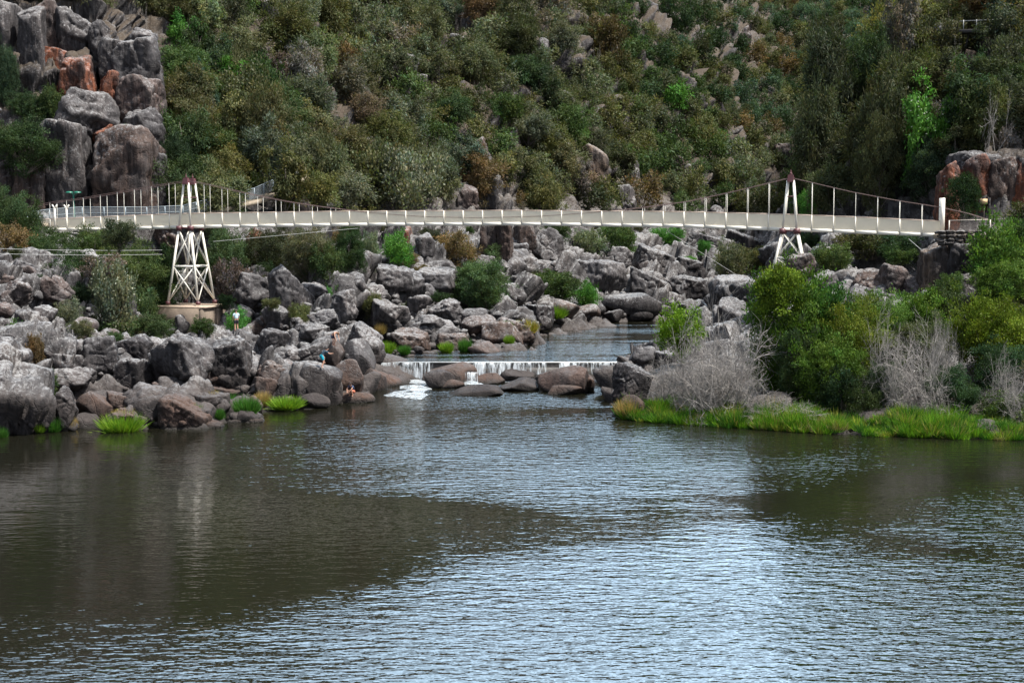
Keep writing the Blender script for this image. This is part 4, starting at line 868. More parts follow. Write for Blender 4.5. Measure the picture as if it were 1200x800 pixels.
for _ in range(60):          # small bushes rooted between the rocks
    bx0, by0, bx1, by1 = R.choice([(0, 300, 200, 400), (230, 285, 440, 380), (440, 268, 640, 360), (235, 262, 440, 325), (235, 262, 440, 325), (640, 268, 860, 330), (60, 380, 260, 470), (800, 262, 905, 300)]); px, py = R.uniform(bx0, bx1), R.uniform(by0, by1)
    if any(abs(px - t[1]) < 18 and abs(py - t[2]) < 12 for t in TREES) or (180 < px < 262 and py > 330): continue
    Y = hit(px, py, 1.65 if px > 440 else 0)
    if Y is None or P(px, py, Y).z < 2: continue
    w_ = R.uniform(1.0, 2.6) * F / Y; Q(px - w_ / 2, py - w_ * R.uniform(.5, .8), px + w_ / 2, py + 2, 'shrub', R.choice(['green', 'olive', 'darkgreen', 'greygreen', 'darkolive', 'rust', 'green']), Y=Y + .2)
n_named = len(TREES)
# --- random woodland over the hillside
def choose(px, py, Y):
    n = float(fbm(np.array([[px * .012, py * .018, 0.]]), 3, 300)[0]) + R.gauss(0, .22)
    right = px > 930 and Y < 200
    if right: return R.choices(['darkolive', 'darkgreen', 'olive', 'grey', 'rust'], [5, 3, 2.5, 2, .3])[0]
    if Y > 330: return R.choices(['darkgreen', 'blue', 'olive', 'darkolive', 'rust', 'greygreen'], [4, 3.5, 2, 2, .4, 2])[0]
    if n > .45: return R.choices(['green', 'bright', 'darkgreen'], [5, .5, 2])[0]
    if n > .1: return R.choices(['olive', 'greygreen', 'green', 'yellow'], [4, 2.6, 1.6, .1])[0]
    if n > -.25: return R.choices(['olive', 'darkolive', 'greygreen', 'rust'], [4, 3, 3, .3])[0]
    return R.choices(['grey', 'greygreen', 'darkolive', 'rust'], [2, 3, 3, .5])[0]
keep_clear = [(b[1], b[2], b[3]) for b in BOULDERS] + [(1165, 42, 66), (1135, 42, 60), (1200, 42, 66), (352, 205, 50), (325, 215, 50), (298, 225, 50), (270, 232, 44)]
def density(px, py):
    if -60 < px < 205 and py < 262: return 0 if py > 24 else .5
    if 1090 < px and 185 < py: return 0
    return 1
placed = []
cands = []
for _ in range(21000):
    px, py = R.uniform(-190, 1400), R.uniform(-60, 262)
    if R.random() > density(px, py): continue
    if px > 1000 and py > 230: continue
    Y = hit(px, py)
    if Y is None or Y < 150 and -45 < px < 900: continue
    dia = R.uniform(4.6, 7.8) * (1 if Y < 320 else .9)
    spx = dia * F / Y
    if any((px - a) ** 2 + ((py - b) * 1.25) ** 2 < (.46 * (spx + s) / 1.0) ** 2 * 1.0 * (.57 ** 2) for a, b, s in placed): continue
    if any(abs(px - a) < s * .5 + 15 and -s * .1 < py - b < s * .6 + 34 and s > 16 for a, b, s in keep_clear) and R.random() < .9: continue
    placed.append((px, py, spx)); cands.append((spx, px, py, Y, dia))
for t in TREES[:n_named]:
    pass
outside = [c for c in cands if not -45 < c[1] < 1245]; cands = [c for c in cands if -45 < c[1] < 1245]
cands.sort(reverse=True)
NIND = max(0, 296 - n_named)
for spx, px, py, Y, dia in cands[:NIND]:
    kind = R.choices(['sheoak', 'gum', 'shrub'], [6, 2.4, 1.4])[0]; w, h = PW[kind]; sx = 1.22 * dia / (2 * w); sz = sx * R.uniform(.85, 1.15) * (1 if kind != 'shrub' else 1.1)
    x = P(px, py, Y).x; zb_ = tz(x, Y + .3)
    plant(kind, choose(px, py, Y), (x, Y + .3, zb_ - .2), sx, sz, px, py - .5 * sz * h * F / Y, spx)
# the remaining, smaller crowns read as one wood
far = [crown(900 + k, 'far', 1900, .5, .17) for k in range(6)]
Vs, Fs, Tn, n0 = [], [], [], 0
rest = cands[NIND:] + outside + [(0, 1215 + 9 * k + R.uniform(-4, 4), yy + R.uniform(-8, 8), 0, R.uniform(3, 5)) for k in range(18) for yy in (300, 345, 390, 435, 470)]
rest = [(a_, b_, c_, d_ or hit(b_, c_) or 100, e_) for a_, b_, c_, d_, e_ in rest]
for _ in range(7500):       # understorey bushes between the trees
    px, py = R.uniform(-40, 1240), R.uniform(-40, 262)
    if R.random() > density(px, py) * .35: continue
    Y = hit(px, py)
    if Y is None or Y < 152 or (px > 1000 and py > 225): continue
    if any(abs(px - a) < s * .5 and -s * .6 < py - b < s * .9 for a, b, s in keep_clear): continue
    rest.append((0, px, py, Y, R.uniform(1.4, 3.0)))
print("individual", NIND, "wood", len(rest))
for spx, px, py, Y, dia in rest:
    V_, f_, t_, _c = far[R.randrange(6)]; a_ = R.uniform(0, 6.28); c_, s_ = math.cos(a_), math.sin(a_); k = 1.22 * dia / 6.0
    if dia < 3.2:      # thin out small ones
        m = R.randrange(0, 900) * 4; V_ = V_[m:m + 2200]; t_ = t_[m:m + 2200]; f_ = f_[:len(V_) // 4]
        z0 = -1.6
        k2 = dia / 5.0
        v = V_ * np.array([k2, k2, k2 * .9]) ; v = v + np.array([0, 0, -.25 * dia])
    else:
        v = V_ * np.array([k, k, k * R.uniform(.9, 1.2)])
    v = np.stack([v[:, 0] * c_ - v[:, 1] * s_, v[:, 0] * s_ + v[:, 1] * c_, v[:, 2]], 1)
    x = P(px, py, Y).x; v = v + np.array([x, Y + .3, tz(x, Y + .3) - .2])
    b_ = np.array(SPEC[choose(px, py, Y)] + (1,)) * R.uniform(.8, 1.2); b_[3] = 1
    Vs.append(v); Fs.append(f_ + n0); Tn.append(t_ * b_); n0 += len(v)
wood = link("distant_woodland", mesh_np("distant_woodland", np.concatenate(Vs), np.concatenate(Fs), M_LEAF, tint=np.concatenate(Tn)))
tag(wood, "mass of small mixed olive and green crowns covering the hillside", "woodland", kind='stuff')

# --- bare grey twig bushes
def twig_mesh(seed, w=2.5, h=2.6, stems=30):
    g = np.random.default_rng(seed); lines = []
    def grow(p, d, L, r_, lvl):
        n = 4; pts_ = [p]; dd = d.copy()
        for _ in range(n):
            dd = dd + g.normal(0, .16, 3) + np.array([0, 0, .02]); dd /= np.linalg.norm(dd); pts_.append(pts_[-1] + dd * L / n)
        lines.append((np.array(pts_), np.linspace(r_, r_ * .5, n + 1)))
        if lvl > 0:
            for _ in range({3: 4, 2: 4, 1: 5}[lvl]):
                i = g.integers(1, n + 1); nd = dd + g.normal(0, .55, 3); nd /= np.linalg.norm(nd); grow(pts_[i], nd, L * g.uniform(.5, .75), r_ * .55, lvl - 1)
    for k in range(stems):
        an = g.uniform(0, 6.28); el = g.uniform(.0, 1.2); d = np.array([math.cos(an) * math.cos(el), math.sin(an) * math.cos(el), math.sin(el)])
        grow(np.array([g.normal(0, .35), g.normal(0, .35), 0]), d, g.uniform(.6, 1.5), .026, 3)
    V, f = tubes(lines, 3); s = np.percentile(np.abs(V[:, :2]), 97); V = V * np.array([w / s, w / s, h / np.percentile(V[:, 2], 98)])
    return V, f
TW = [mesh_np("branches", *twig_mesh(70 + k), M_TWIG) for k in range(3)]
def twig_bush(x0, y0, x1, y1, Y, label, col=(1, 1, 1)):
    a = P(x0, y0, Y); b = P(x1, y1, Y); o = link("bare_bush", TW[int(x0) % 2]); o.location = ((a.x + b.x) / 2, Y, b.z); sx = (b.x - a.x) / 5.0
    o.scale = (sx, sx, (a.z - b.z) / 2.6); o.rotation_euler = (0, 0, R.uniform(0, 6)); tag(o, label, "bush", "bare grey bushes on the right bank")
for t in [(770, 396, 862, 480, 99.8, "bare grey bush overlapping the left side of the largest twiggy bush"), (786, 378, 908, 482, 100.5, "largest bare grey twiggy bush, right behind the left end of the bright grass"), (748, 418, 812, 474, 102, "low bare grey bush between the dark rock and the big twiggy bush"), (820, 400, 900, 474, 98.5, "bare grey bush overlapping the foot of the big twiggy one"),
          (1004, 388, 1085, 480, 97.5, "pale bare bush fanning out below the olive shrubs in the middle of the right bank"), (1040, 398, 1130, 485, 96.5, "wide dark-stemmed bare bush spreading over the middle of the right bank"), (1085, 385, 1130, 450, 99, "narrow bare bush below the rocks under the abutment"),
          (1148, 428, 1215, 490, 94.5, "bare grey bush at the right edge of the photo above the grass"), (880, 466, 960, 490, 96.3, "low faded bare bush lying behind the shore grass"), (1000, 350, 1030, 382, 106, "small bare twigs among the olive bushes"), (1180, 450, 1220, 500, 93.4, "bare bush nearest the water at the right edge")]:
    twig_bush(*t)
DT = [mesh_np("dead_branches", *twig_mesh(170 + k, 1.4, 6.5, 3), M_TWIG) for k in range(3)]
for k, (px, py, hp, lab) in enumerate([(700, 98, 26, "pale dead tree on the slope above the right half of the bridge"), (216, 84, 30, "dead leaning tree right of the orange cliff rocks"), (806, 222, 20, "small dead tree just above the bridge left of the right tower"), (168, 48, 26, "bare grey tree on top of the left cliff"),
      (1118, 120, 44, "tall bare tree below the lookout crag"), (1180, 120, 46, "pale bare tree under the lookout walkway"), (1165, 190, 50, "bare grey tree on top of the orange cliff"), (440, 60, 28, "dead tree high above the bridge middle"), (330, 150, 34, "bare tree halfway up right of the left tower"), (590, 130, 28, "dead tree among olive crowns at mid slope"), (660, 190, 30, "bare tree just above the bridge right of its middle"), (252, 176, 36, "bare tree above the left tower"), (955, 235, 26, "bare tree beside the rocks right of the right tower"), (880, 130, 22, "dead tree high on the far slope")]):
    Y = hit(px, py) or 160; p = P(px, py, Y + .3); o = link("dead_tree", DT[k % 3]); o.location = p - Vector((0, 0, .3)); sc_ = hp / (F / Y) / 6.0 * 1.5; o.scale = (sc_,) * 3; o.rotation_euler = (0, 0, R.uniform(0, 6)); tag(o, lab, "dead tree", "bare dead trees on the slopes")
# --- grass: blades in tussocks
def blades(g, n, L, rad, lean=.5):
    an = g.uniform(0, 6.28, n); rr = rad * np.sqrt(g.random(n)); p = np.stack([rr * np.cos(an), rr * np.sin(an), np.zeros(n)], 1)
    d = unit(np.stack([np.cos(an) * rr / rad * lean, np.sin(an) * rr / rad * lean, np.ones(n)], 1) + g.normal(0, .25, (n, 3)))
    V, f = leaves(p, d, L * g.uniform(.5, 1.2, n), np.full(n, .032), g)
    t = g.uniform(.6, 1.4, n); return V, f, np.repeat(np.stack([t * g.uniform(.8, 1.3, n), t, t, np.ones(n)], 1), 4, 0)
gg = np.random.default_rng(5)
TUF = [mesh_np("tussock", *(lambda b: (b[0], b[1]))(b_), M_LEAF, tint=b_[2]) for b_ in [blades(gg, 1500, .9, .5, .9) for _ in range(3)]]
GR = {'lime': (.15, .27, .03), 'green': (.055, .155, .028), 'straw': (.34, .26, .11), 'gold': (.30, .26, .05)}
tuft_list = [
 (122, 484, 164, 508, 'lime', "bright yellow-green tussock at the water's edge on the left shore"), (52, 488, 72, 507, 'green', "small green tussock between the dark rocks at far left"), (40, 492, 54, 507, 'lime', "lime tussock beside the tall grey rock at far left"), (-4, 500, 8, 516, 'green', "pale green tussock at the left edge of the photo"),
 (256, 462, 284, 488, 'green', "tall green tussock on the left shore below the split dark block"), (276, 464, 302, 487, 'green', "blue-green tussock left of the low shore gap"), (318, 464, 352, 480, 'lime', "spreading bright grass left of the smooth dark rocks by the water"), (380, 463, 398, 478, 'green', "bright grass between the smooth dark rocks at the waterline"), (220, 473, 238, 488, 'lime', "little lime tussock on the brown slabs of the left shore"),
 (78, 488, 90, 505, 'straw', "straw-coloured tussock between slabs on the left shore"), (96, 462, 106, 472, 'gold', "golden tussock on the rounded slab"), (136, 478, 156, 490, 'gold', "golden grass just above the bright tussock"), (180, 456, 206, 470, 'lime', "yellowish grass under the big lichen boulder"), (236, 456, 254, 466, 'straw', "dry straw grass right of the big lichen boulder"), (300, 458, 316, 476, 'straw', "dry grass at the gap in the left shore"), (252, 478, 262, 492, 'green', "thin green tuft near the pinkish flat rock"),
 (444, 400, 462, 416, 'lime', "lime grass in the cleft above the left end of the weir"), (468, 404, 480, 416, 'green', "green tuft by the upper pool near the weir"), (516, 400, 530, 414, 'lime', "lime tuft on the edge of the upper pool"), (538, 396, 552, 414, 'green', "green tuft left of the pinkish rock at the upper pool"), (586, 376, 600, 388, 'lime', "lime tuft on the brown slabs above the upper pool"), (606, 374, 628, 392, 'gold', "golden-green tussock on slabs above the upper pool"), (592, 392, 602, 404, 'lime', "small tuft at the upper pool's edge"), (640, 358, 662, 374, 'lime', "lime grass beside the far end of the upper pool"), (633, 334, 670, 350, 'green', "green reeds below the round bushes by the far pool"),
 (440, 378, 452, 392, 'straw', "dry grass in the rock cleft near the bathers"), (724, 466, 750, 490, 'straw', "orange dry grass beside the dark block on the right bank")]
for x0, y0, x1, y1, c, lab in tuft_list:
    wl = 1.6 if (y1 < 420 and x0 > 430) else 0
    Y = hit((x0 + x1) / 2, y1 - 1, wl) or 100; Y = Y + .1; a = P(x0, y0, Y); b = P(x1, y1, Y)
    o = link("grass_tussock", TUF[R.randrange(3)]); o.location = ((a.x + b.x) / 2, Y, b.z); s = (b.x - a.x) / 1.5; o.scale = (s, s, (a.z - b.z) / .9); o.color = GR[c] + (1,)
    tag(o, lab, "grass tussock", "grass tussocks on the rocky shores")
Vs, Fs, Tn, n0 = [], [], [], 0
for px in np.arange(728, 1330, 1.6):
    edge = np.interp(px, [728, 760, 830, 900, 980, 1000, 1022, 1100, 1200, 1330], [493, 498, 501, 506, 504, 500, 512, 516, 518, 522])
    gap = float(fbm(np.array([[px * .035, 3.3, 0]]), 3, 77)[0]); hf = 1.0 + .9 * float(fbm(np.array([[px * .05, 9.3, 0]]), 3, 78)[0])
    if 985 < px < 1020: gap -= .35
    edge += 4 * float(fbm(np.array([[px * .06, 5.3, 0]]), 3, 79)[0])
    for _ in range(7 if gap > -.18 else 2):
        up_ = R.random() ** 1.3 * np.interp(px, [728, 760, 800, 975, 990, 1015, 1030, 1330], [12, 22, 26, 20, 8, 8, 26, 28])
        Y = (hit(px, edge - up_) or 95) + R.uniform(-.3, .3); q_ = P(px + R.uniform(-3, 3), edge - up_, Y)
        V_, f_, t_ = blades(gg, 55, R.uniform(.4, 1.0) * hf, .22, .8); zg = max(0, min(tz(q_.x, Y), q_.z + .3)) - .05
        b_ = np.array(R.choices([(.13, .28, .025, 1), (.045, .13, .022, 1), (.24, .29, .05, 1), (.30, .26, .13, 1)], [5, 5, 2, 1])[0])
        Vs.append(V_ + np.array([q_.x, Y, zg])); Fs.append(f_ + n0); Tn.append(t_ * b_); n0 += len(V_)
o = link("shore_grass", mesh_np("shore_grass", np.concatenate(Vs), np.concatenate(Fs), M_LEAF, tint=np.concatenate(Tn))); tag(o, "bright green grass fringing the water along the right bank", "grass", kind='stuff')
# fallen logs / dead branches on the hillside
for k, (x0, y0, x1, y1, Y) in enumerate([(676, 98, 708, 84, 232), (205, 60, 222, 80, 172), (800, 208, 812, 222, 262), (160, 32, 176, 50, 170), (1108, 98, 1128, 60, 150)]):
    pass
# white flowers on the flowering shrub and tree
def blossoms(parent, n, rad):
    cr = [c for c in parent.children if c.name.startswith('crown')][0]; me = cr.data
    co = np.empty(len(me.vertices) * 3, np.float32); me.vertices.foreach_get("co", co); co = co.reshape(-1, 3)
    rr = np.hypot(co[:, 0], co[:, 1]) / PW['shrub'][0] * .5 + co[:, 2] / co[:, 2].max(); ids = np.nonzero(rr > np.percentile(rr, 55))[0]
    g = np.random.default_rng(4); V_, F_, n0 = [], [], 0
    for k in g.choice(ids, n, replace=False):
        v, f = ico(1); s_ = rad * g.uniform(.5, 1.2); V_.append(v * s_ / np.array(parent.scale) * np.array([1, 1, .7]) + co[k]); F_.append(f + n0); n0 += len(v)
    o = link("blossoms", mesh_np("blossoms", np.concatenate(V_), np.concatenate(F_), simple("white_blossom", (.55, .58, .45), .8)), parent); tag(o, kind='stuff'); return o
for t in TREES:
    if t[6] and 'flowering' in t[6]: blossoms(t[0], 90, .09)
fb = plant_box(104, 300, 156, 388, 'shrub', 'greygreen', 117.8, label="pale shrub dotted with white flowers left of the left tower", wl=0); blossoms(fb, 130, .07)

# ------------------------------------------------------------------ small stones filling the banks
Vs, Fs, n0 = [], [], 0
pv = [rock_verts(800 + k, ['boulder', 'slab', 'boulder'][k % 3], 3) for k in range(10)]
poly = [(-20, 300, 120, 505), (120, 380, 320, 500), (250, 330, 460, 470), (440, 300, 660, 420), (640, 285, 900, 375), (1000, 320, 1100, 360)]
def scatter(n, smin, smax):
    out = []
    while len(out) < n:
        x0, y0, x1, y1 = R.choices(poly, [3, 2.5, 4, 4, 4, .4])[0]; px, py = R.uniform(x0, x1), R.uniform(y0, y1)
        wl = 1.62 if (px > 440 and py < 424) else .05
        Y = hit(px, py, wl)
        if Y is None or Y < 91: continue
        if 165 < px < 262 and 330 < py < 396: continue
        q_ = P(px, py, Y)
        if q_.z < wl + .02 or (q_.z < 1.65 and Y > 125): continue
        out.append((px, py, Y, q_, R.uniform(smin, smax) ** 1))
    return out
for px, py, Y, q_, s in scatter(650, .3, 1.0):
    p, f = pv[R.randrange(10)]; a_ = R.uniform(0, 6.28); m = np.array(Euler((R.uniform(-.5, .5), R.uniform(-.5, .5), a_)).to_matrix())
    v = (p * np.array([s * .6, s * .5, s * .4])) @ m.T + np.array(q_) + np.array([0, 0, .1 * s]); Vs.append(v); Fs.append(f + n0); n0 += len(v)
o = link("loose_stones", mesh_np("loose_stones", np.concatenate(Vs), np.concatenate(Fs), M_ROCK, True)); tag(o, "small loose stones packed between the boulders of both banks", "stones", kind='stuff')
FP = [mesh_np("boulder", *rock_verts(1200 + k, ['boulder', 'slab', 'block', 'boulder'][k % 4], 4), M_ROCK, False) for k in range(12)]
nfill = max(0, 292 - len(BOULDERS))
for px, py, Y, q_, s in scatter(nfill, 1.5, 3.6):
    o = link("boulder", FP[R.randrange(12)]); o.location = q_ + Vector((0, .3 * s, -.05 * s)); o.scale = (s * .62, s * .6, s * .42); o.rotation_euler = (R.uniform(-.25, .25), R.uniform(-.1, .5), R.uniform(0, 6.28))
    tn = R.choices(['grey', 'light', 'dark', 'brown', 'pink'], [4, 3, 1.5, 2, 1])[0]; c = TINT[tn]; o.color = c + (1,)
    BOULDERS.append((o, px, py, s * F / Y * 1.2, tn, 'boulder', None))
print("boulders", len(BOULDERS), "trees", len(TREES))

# ------------------------------------------------------------------ people
M_SKIN = simple("skin", (.48, .27, .19), .6, var=.1)
def cloth(nm, c): return simple(nm, c, .8, var=.12)
def skin_mesh(name, verts, edges, mat, parent, sub=2):
    me = bpy.data.meshes.new(name); me.from_pydata([v[:3] for v in verts], edges, []); me.materials.append(mat)
    o = bpy.data.objects.new(name, me); scn.collection.objects.link(o); o.parent = parent
    m = o.modifiers.new("skin", 'SKIN'); s = me.skin_vertices[0].data
    for k, v in enumerate(verts): s[k].radius = (v[3], v[3] if len(v) < 5 else v[4])
    s[0].use_root = True; sb = o.modifiers.new("sub", 'SUBSURF'); sb.levels = sub; sb.render_levels = sub
    for p in me.polygons: p.use_smooth = True
    return o
def person(loc, yaw, J, label, shirt=None, shorts=(.02, .02, .03), hair=(.05, .035, .02), scale=1.0):
    """J: joint positions (x right, y forward, z up from the feet)"""
    e = empty("person", loc, yaw); e.scale = (scale,) * 3; tag(e, label, "person")
    g = {k: Vector(v) for k, v in J.items()}
    v, ed = [], []
    def a(p, r1, r2=None, par=None):
        v.append((p[0], p[1], p[2], r1, r2 or r1)); k = len(v) - 1
        if par is not None: ed.append((par, k))
        return k
    pel = a(g['pelvis'], .15, .11); ab = a(g['pelvis'].lerp(g['chest'], .5), .13, .10, pel); ch = a(g['chest'], .155, .11, ab); nk = a(g['neck'], .06, None, ch)
    hd = a(g['neck'].lerp(g['head'], .55), .07, .08, nk); ht = a(g['head'], .09, .105, hd); top = a(g['head'] + (g['head'] - g['neck']).normalized() * .09, .06, .07, ht)
    for s in ('l', 'r'):
        sh = a(g['chest'].lerp(g['neck'], .55) + (g['shoulder_' + s] - g['chest'].lerp(g['neck'], .55)) * .9, .065, None, ch); el = a(g['elbow_' + s], .042, None, sh); wr = a(g['wrist_' + s], .028, None, el)
        d = (g['wrist_' + s] - g['elbow_' + s]).normalized(); sd_ = d.orthogonal().normalized(); pm = a(g['wrist_' + s] + d * .06, .036, .018, wr)
        for f_ in range(4):
            o_ = sd_ * (f_ - 1.5) * .02; L = (.055, .07, .075, .055)[f_]; k = a(g['wrist_' + s] + d * .10 + o_, .010, None, pm); a(g['wrist_' + s] + d * (.10 + L) + o_ + Vector((0, 0, -.012)), .008, None, k)
        a(g['wrist_' + s] + d * .06 + sd_ * .05, .010, None, pm)
        hp = a(g['hip_' + s], .10, None, pel); kn = a(g['knee_' + s], .065, None, hp); an_ = a(g['ankle_' + s], .042, None, kn); a(g['toe_' + s], .035, .028, an_)
    skin_mesh("body", v, ed, M_SKIN, e)
    def garment(nm, chain, mat): return skin_mesh(nm, [(*p, r_, r_ * k) for p, r_, k in chain[0]], chain[1], mat, e)
    ch_ = [(g['pelvis'], .175, .8), (g['hip_l'], .13, 1), (g['hip_l'].lerp(g['knee_l'], .75), .115, 1), (g['hip_r'], .13, 1), (g['hip_r'].lerp(g['knee_r'], .75), .115, 1), (g['pelvis'].lerp(g['chest'], .25), .15, .8)]
    garment("shorts", (ch_, [(0, 1), (1, 2), (0, 3), (3, 4), (0, 5)]), cloth("shorts_cloth", shorts))
    if shirt:
        mid = g['chest'].lerp(g['neck'], .4)
        ch_ = [(g['chest'], .185, .78), (g['pelvis'].lerp(g['chest'], .2), .175, .8), (g['shoulder_l'], .085, 1), (g['shoulder_l'].lerp(g['elbow_l'], .7), .07, 1), (g['shoulder_r'], .085, 1), (g['shoulder_r'].lerp(g['elbow_r'], .7), .07, 1), (mid, .12, .8)]
        garment("shirt", (ch_, [(0, 1), (0, 6), (6, 2), (2, 3), (6, 4), (4, 5)]), cloth("shirt_cloth", shirt))
    # face and hair
    fw = Vector(J.get('face', (0, 1, 0))).normalized(); upv = (g['head'] - g['neck']).normalized(); rt = fw.cross(upv).normalized(); hc = g['head'] + upv * .02
    bm = bmesh.new()
    for s in (-1, 1):
        rr = bmesh.ops.create_uvsphere(bm, u_segments=8, v_segments=6, radius=.014); bmesh.ops.translate(bm, verts=rr['verts'], vec=hc + fw * .098 + rt * s * .033)
    me = bpy.data.meshes.new("eyes"); bm.to_mesh(me); bm.free(); me.materials.append(cloth("eye_dark", (.02, .02, .02))); link("eyes", me, e)
    bm = bmesh.new(); rr = bmesh.ops.create_cone(bm, cap_ends=True, segments=8, radius1=.02, radius2=.008, depth=.05); bmesh.ops.translate(bm, verts=rr['verts'], vec=hc + fw * .105 - upv * .03)
    for s in (-1, 1):
        rr = bmesh.ops.create_uvsphere(bm, u_segments=8, v_segments=6, radius=.025); bmesh.ops.translate(bm, verts=rr['verts'], vec=hc + rt * s * .093 - upv * .01)
    me = bpy.data.meshes.new("nose_and_ears"); bm.to_mesh(me); bm.free(); me.materials.append(M_SKIN); link("nose_and_ears", me, e)
    bm = bmesh.new(); rr = bmesh.ops.create_cube(bm, size=1); bmesh.ops.scale(bm, verts=rr['verts'], vec=(.05, .01, .01)); bmesh.ops.translate(bm, verts=rr['verts'], vec=hc + fw * .10 - upv * .065)
    me = bpy.data.meshes.new("mouth"); bm.to_mesh(me); bm.free(); me.materials.append(cloth("lip", (.3, .1, .09))); link("mouth", me, e)
    bm = bmesh.new(); rr = bmesh.ops.create_uvsphere(bm, u_segments=16, v_segments=10, radius=.118)
    bmesh.ops.delete(bm, geom=[q_ for q_ in bm.verts if q_.co.z < -.07 or (q_.co.y > .055 and q_.co.z < .05)], context='VERTS')
    me = bpy.data.meshes.new("hair"); bm.to_mesh(me); bm.free(); me.materials.append(cloth("hair_dark", hair)); ho = link("hair", me, e)
    ho.matrix_local = Matrix.Translation(hc + upv * .02) @ Matrix((rt, fw, upv)).transposed().to_4x4()
    so_ = ho.modifiers.new("thick", 'SOLIDIFY'); so_.thickness = .012
    return e
STAND = dict(pelvis=(0, 0, .95), chest=(0, -.01, 1.28), neck=(0, 0, 1.48), head=(0, .03, 1.62), shoulder_l=(-.19, 0, 1.42), elbow_l=(-.27, .0, 1.14), wrist_l=(-.25, .12, .92), shoulder_r=(.19, 0, 1.42), elbow_r=(.27, .02, 1.14), wrist_r=(.24, .14, .93),
             hip_l=(-.1, 0, .9), knee_l=(-.11, .03, .5), ankle_l=(-.11, -.03, .08), toe_l=(-.12, .13, .04), hip_r=(.1, 0, .9), knee_r=(.12, .06, .5), ankle_r=(.13, -.01, .08), toe_r=(.15, .15, .04))
BEND = dict(STAND, pelvis=(0, -.15, .88), chest=(0, .15, 1.08), neck=(0, .34, 1.12), head=(0, .47, 1.06), face=(0, .5, -.8), shoulder_l=(-.19, .28, 1.08), elbow_l=(-.24, .34, .8), wrist_l=(-.2, .44, .58), shoulder_r=(.19, .28, 1.08), elbow_r=(.24, .36, .8), wrist_r=(.2, .46, .58), hip_l=(-.1, -.13, .84), hip_r=(.1, -.13, .84), knee_l=(-.12, .08, .48), knee_r=(.12, .1, .48))
CLIMB = dict(STAND, pelvis=(0, 0, .92), chest=(.03, .2, 1.18), neck=(.04, .32, 1.33), head=(.05, .38, 1.45), shoulder_l=(-.16, .27, 1.28), elbow_l=(-.30, .48, 1.2), wrist_l=(-.28, .68, 1.34), shoulder_r=(.22, .27, 1.28), elbow_r=(.36, .48, 1.1), wrist_r=(.34, .7, 1.1), hip_l=(-.1, 0, .88), knee_l=(-.2, .38, .78), ankle_l=(-.22, .3, .38), toe_l=(-.22, .46, .36), hip_r=(.1, 0, .88), knee_r=(.16, .08, .46), ankle_r=(.18, -.12, .08), toe_r=(.2, .04, .04))
CROUCH = dict(STAND, pelvis=(0, -.1, .38), chest=(0, .1, .66), neck=(0, .2, .84), head=(0, .26, .97), shoulder_l=(-.18, .15, .8), elbow_l=(-.24, .38, .62), wrist_l=(-.12, .52, .45), shoulder_r=(.18, .15, .8), elbow_r=(.24, .38, .62), wrist_r=(.12, .52, .45), hip_l=(-.1, -.08, .34), knee_l=(-.16, .36, .48), ankle_l=(-.14, .12, .08), toe_l=(-.16, .28, .04), hip_r=(.1, -.08, .34), knee_r=(.16, .36, .48), ankle_r=(.14, .12, .08), toe_r=(.16, .28, .04))
dg = None
def foot_on(px, py, Y):
    """stand on the first solid surface met by the line of sight close to Y"""
    global dg
    dg = bpy.context.evaluated_depsgraph_get(); c = Vector((0, 0, H)); d = (P(px, py, Y) - c).normalized()
    ok, loc, *_ = scn.ray_cast(dg, c + d * (Y * .6), d)
    return loc if ok and abs(loc.y - Y) < 30 else P(px, py, Y)
for t in [((277, 388, 133), .6, STAND, "person in a pale blue shirt and dark shorts standing below the left tower plinth", (.55, .72, .80), (.02, .02, .03), 1.05, (.05, .035, .02)),
          ((391, 405, 118), -2.2, BEND, "bare-chested person in dark blue shorts bending forward on the rocks left of the weir", None, (.02, .03, .07), 1.0, (.12, .06, .03)),
          ((377, 431, 114), -.9, CLIMB, "person in bright blue shorts and dark top climbing the rocks", (.03, .06, .09), (.0, .30, .42), 1.0, (.02, .02, .02)),
          ((413, 464, 108), 2.6, CROUCH, "person in dark clothes crouching on the lowest smooth rock at the water", (.04, .06, .12), (.50, .14, .08), 1.0, (.03, .02, .02))]:
    l = foot_on(*t[0]); person(l, t[1], t[2], t[3], t[4], t[5], t[7], t[6])

# ------------------------------------------------------------------ labels: each rock and tree is named by look, place and order
ZR = [("at the foot of the weir", 490, 700, 422, 470), ("on the right bank beside the dark block", 676, 800, 400, 500), ("on the far left shore", -60, 140, 440, 530), ("above the far left shore", -60, 120, 376, 440), ("in the rubble slope at far left", -60, 215, 262, 400),
      ("on the shore below the left tower", 120, 320, 376, 530), ("by the bathers left of the weir", 320, 500, 392, 490), ("on the slope right of the left tower", 215, 440, 262, 400), ("above the left end of the weir", 430, 520, 262, 420), ("above the upper pool under the bridge middle", 500, 620, 255, 425),
      ("beyond the upper pool", 620, 760, 262, 400), ("far upriver left of the right tower", 740, 912, 262, 420), ("below the right end of the bridge", 900, 1260, 270, 420), ("behind the right end of the bridge", 930, 1260, 175, 300), ("on the upper right crag", 930, 1260, -60, 175),
      ("of the upper left cliff", -60, 200, -40, 130), ("of the lower left cliff behind the bridge", -60, 200, 130, 290), ("among the trees above the left tower", 195, 400, -60, 300), ("among the trees above the bridge middle", 400, 620, -60, 300), ("among the trees left of the right tower", 620, 940, -60, 300)]
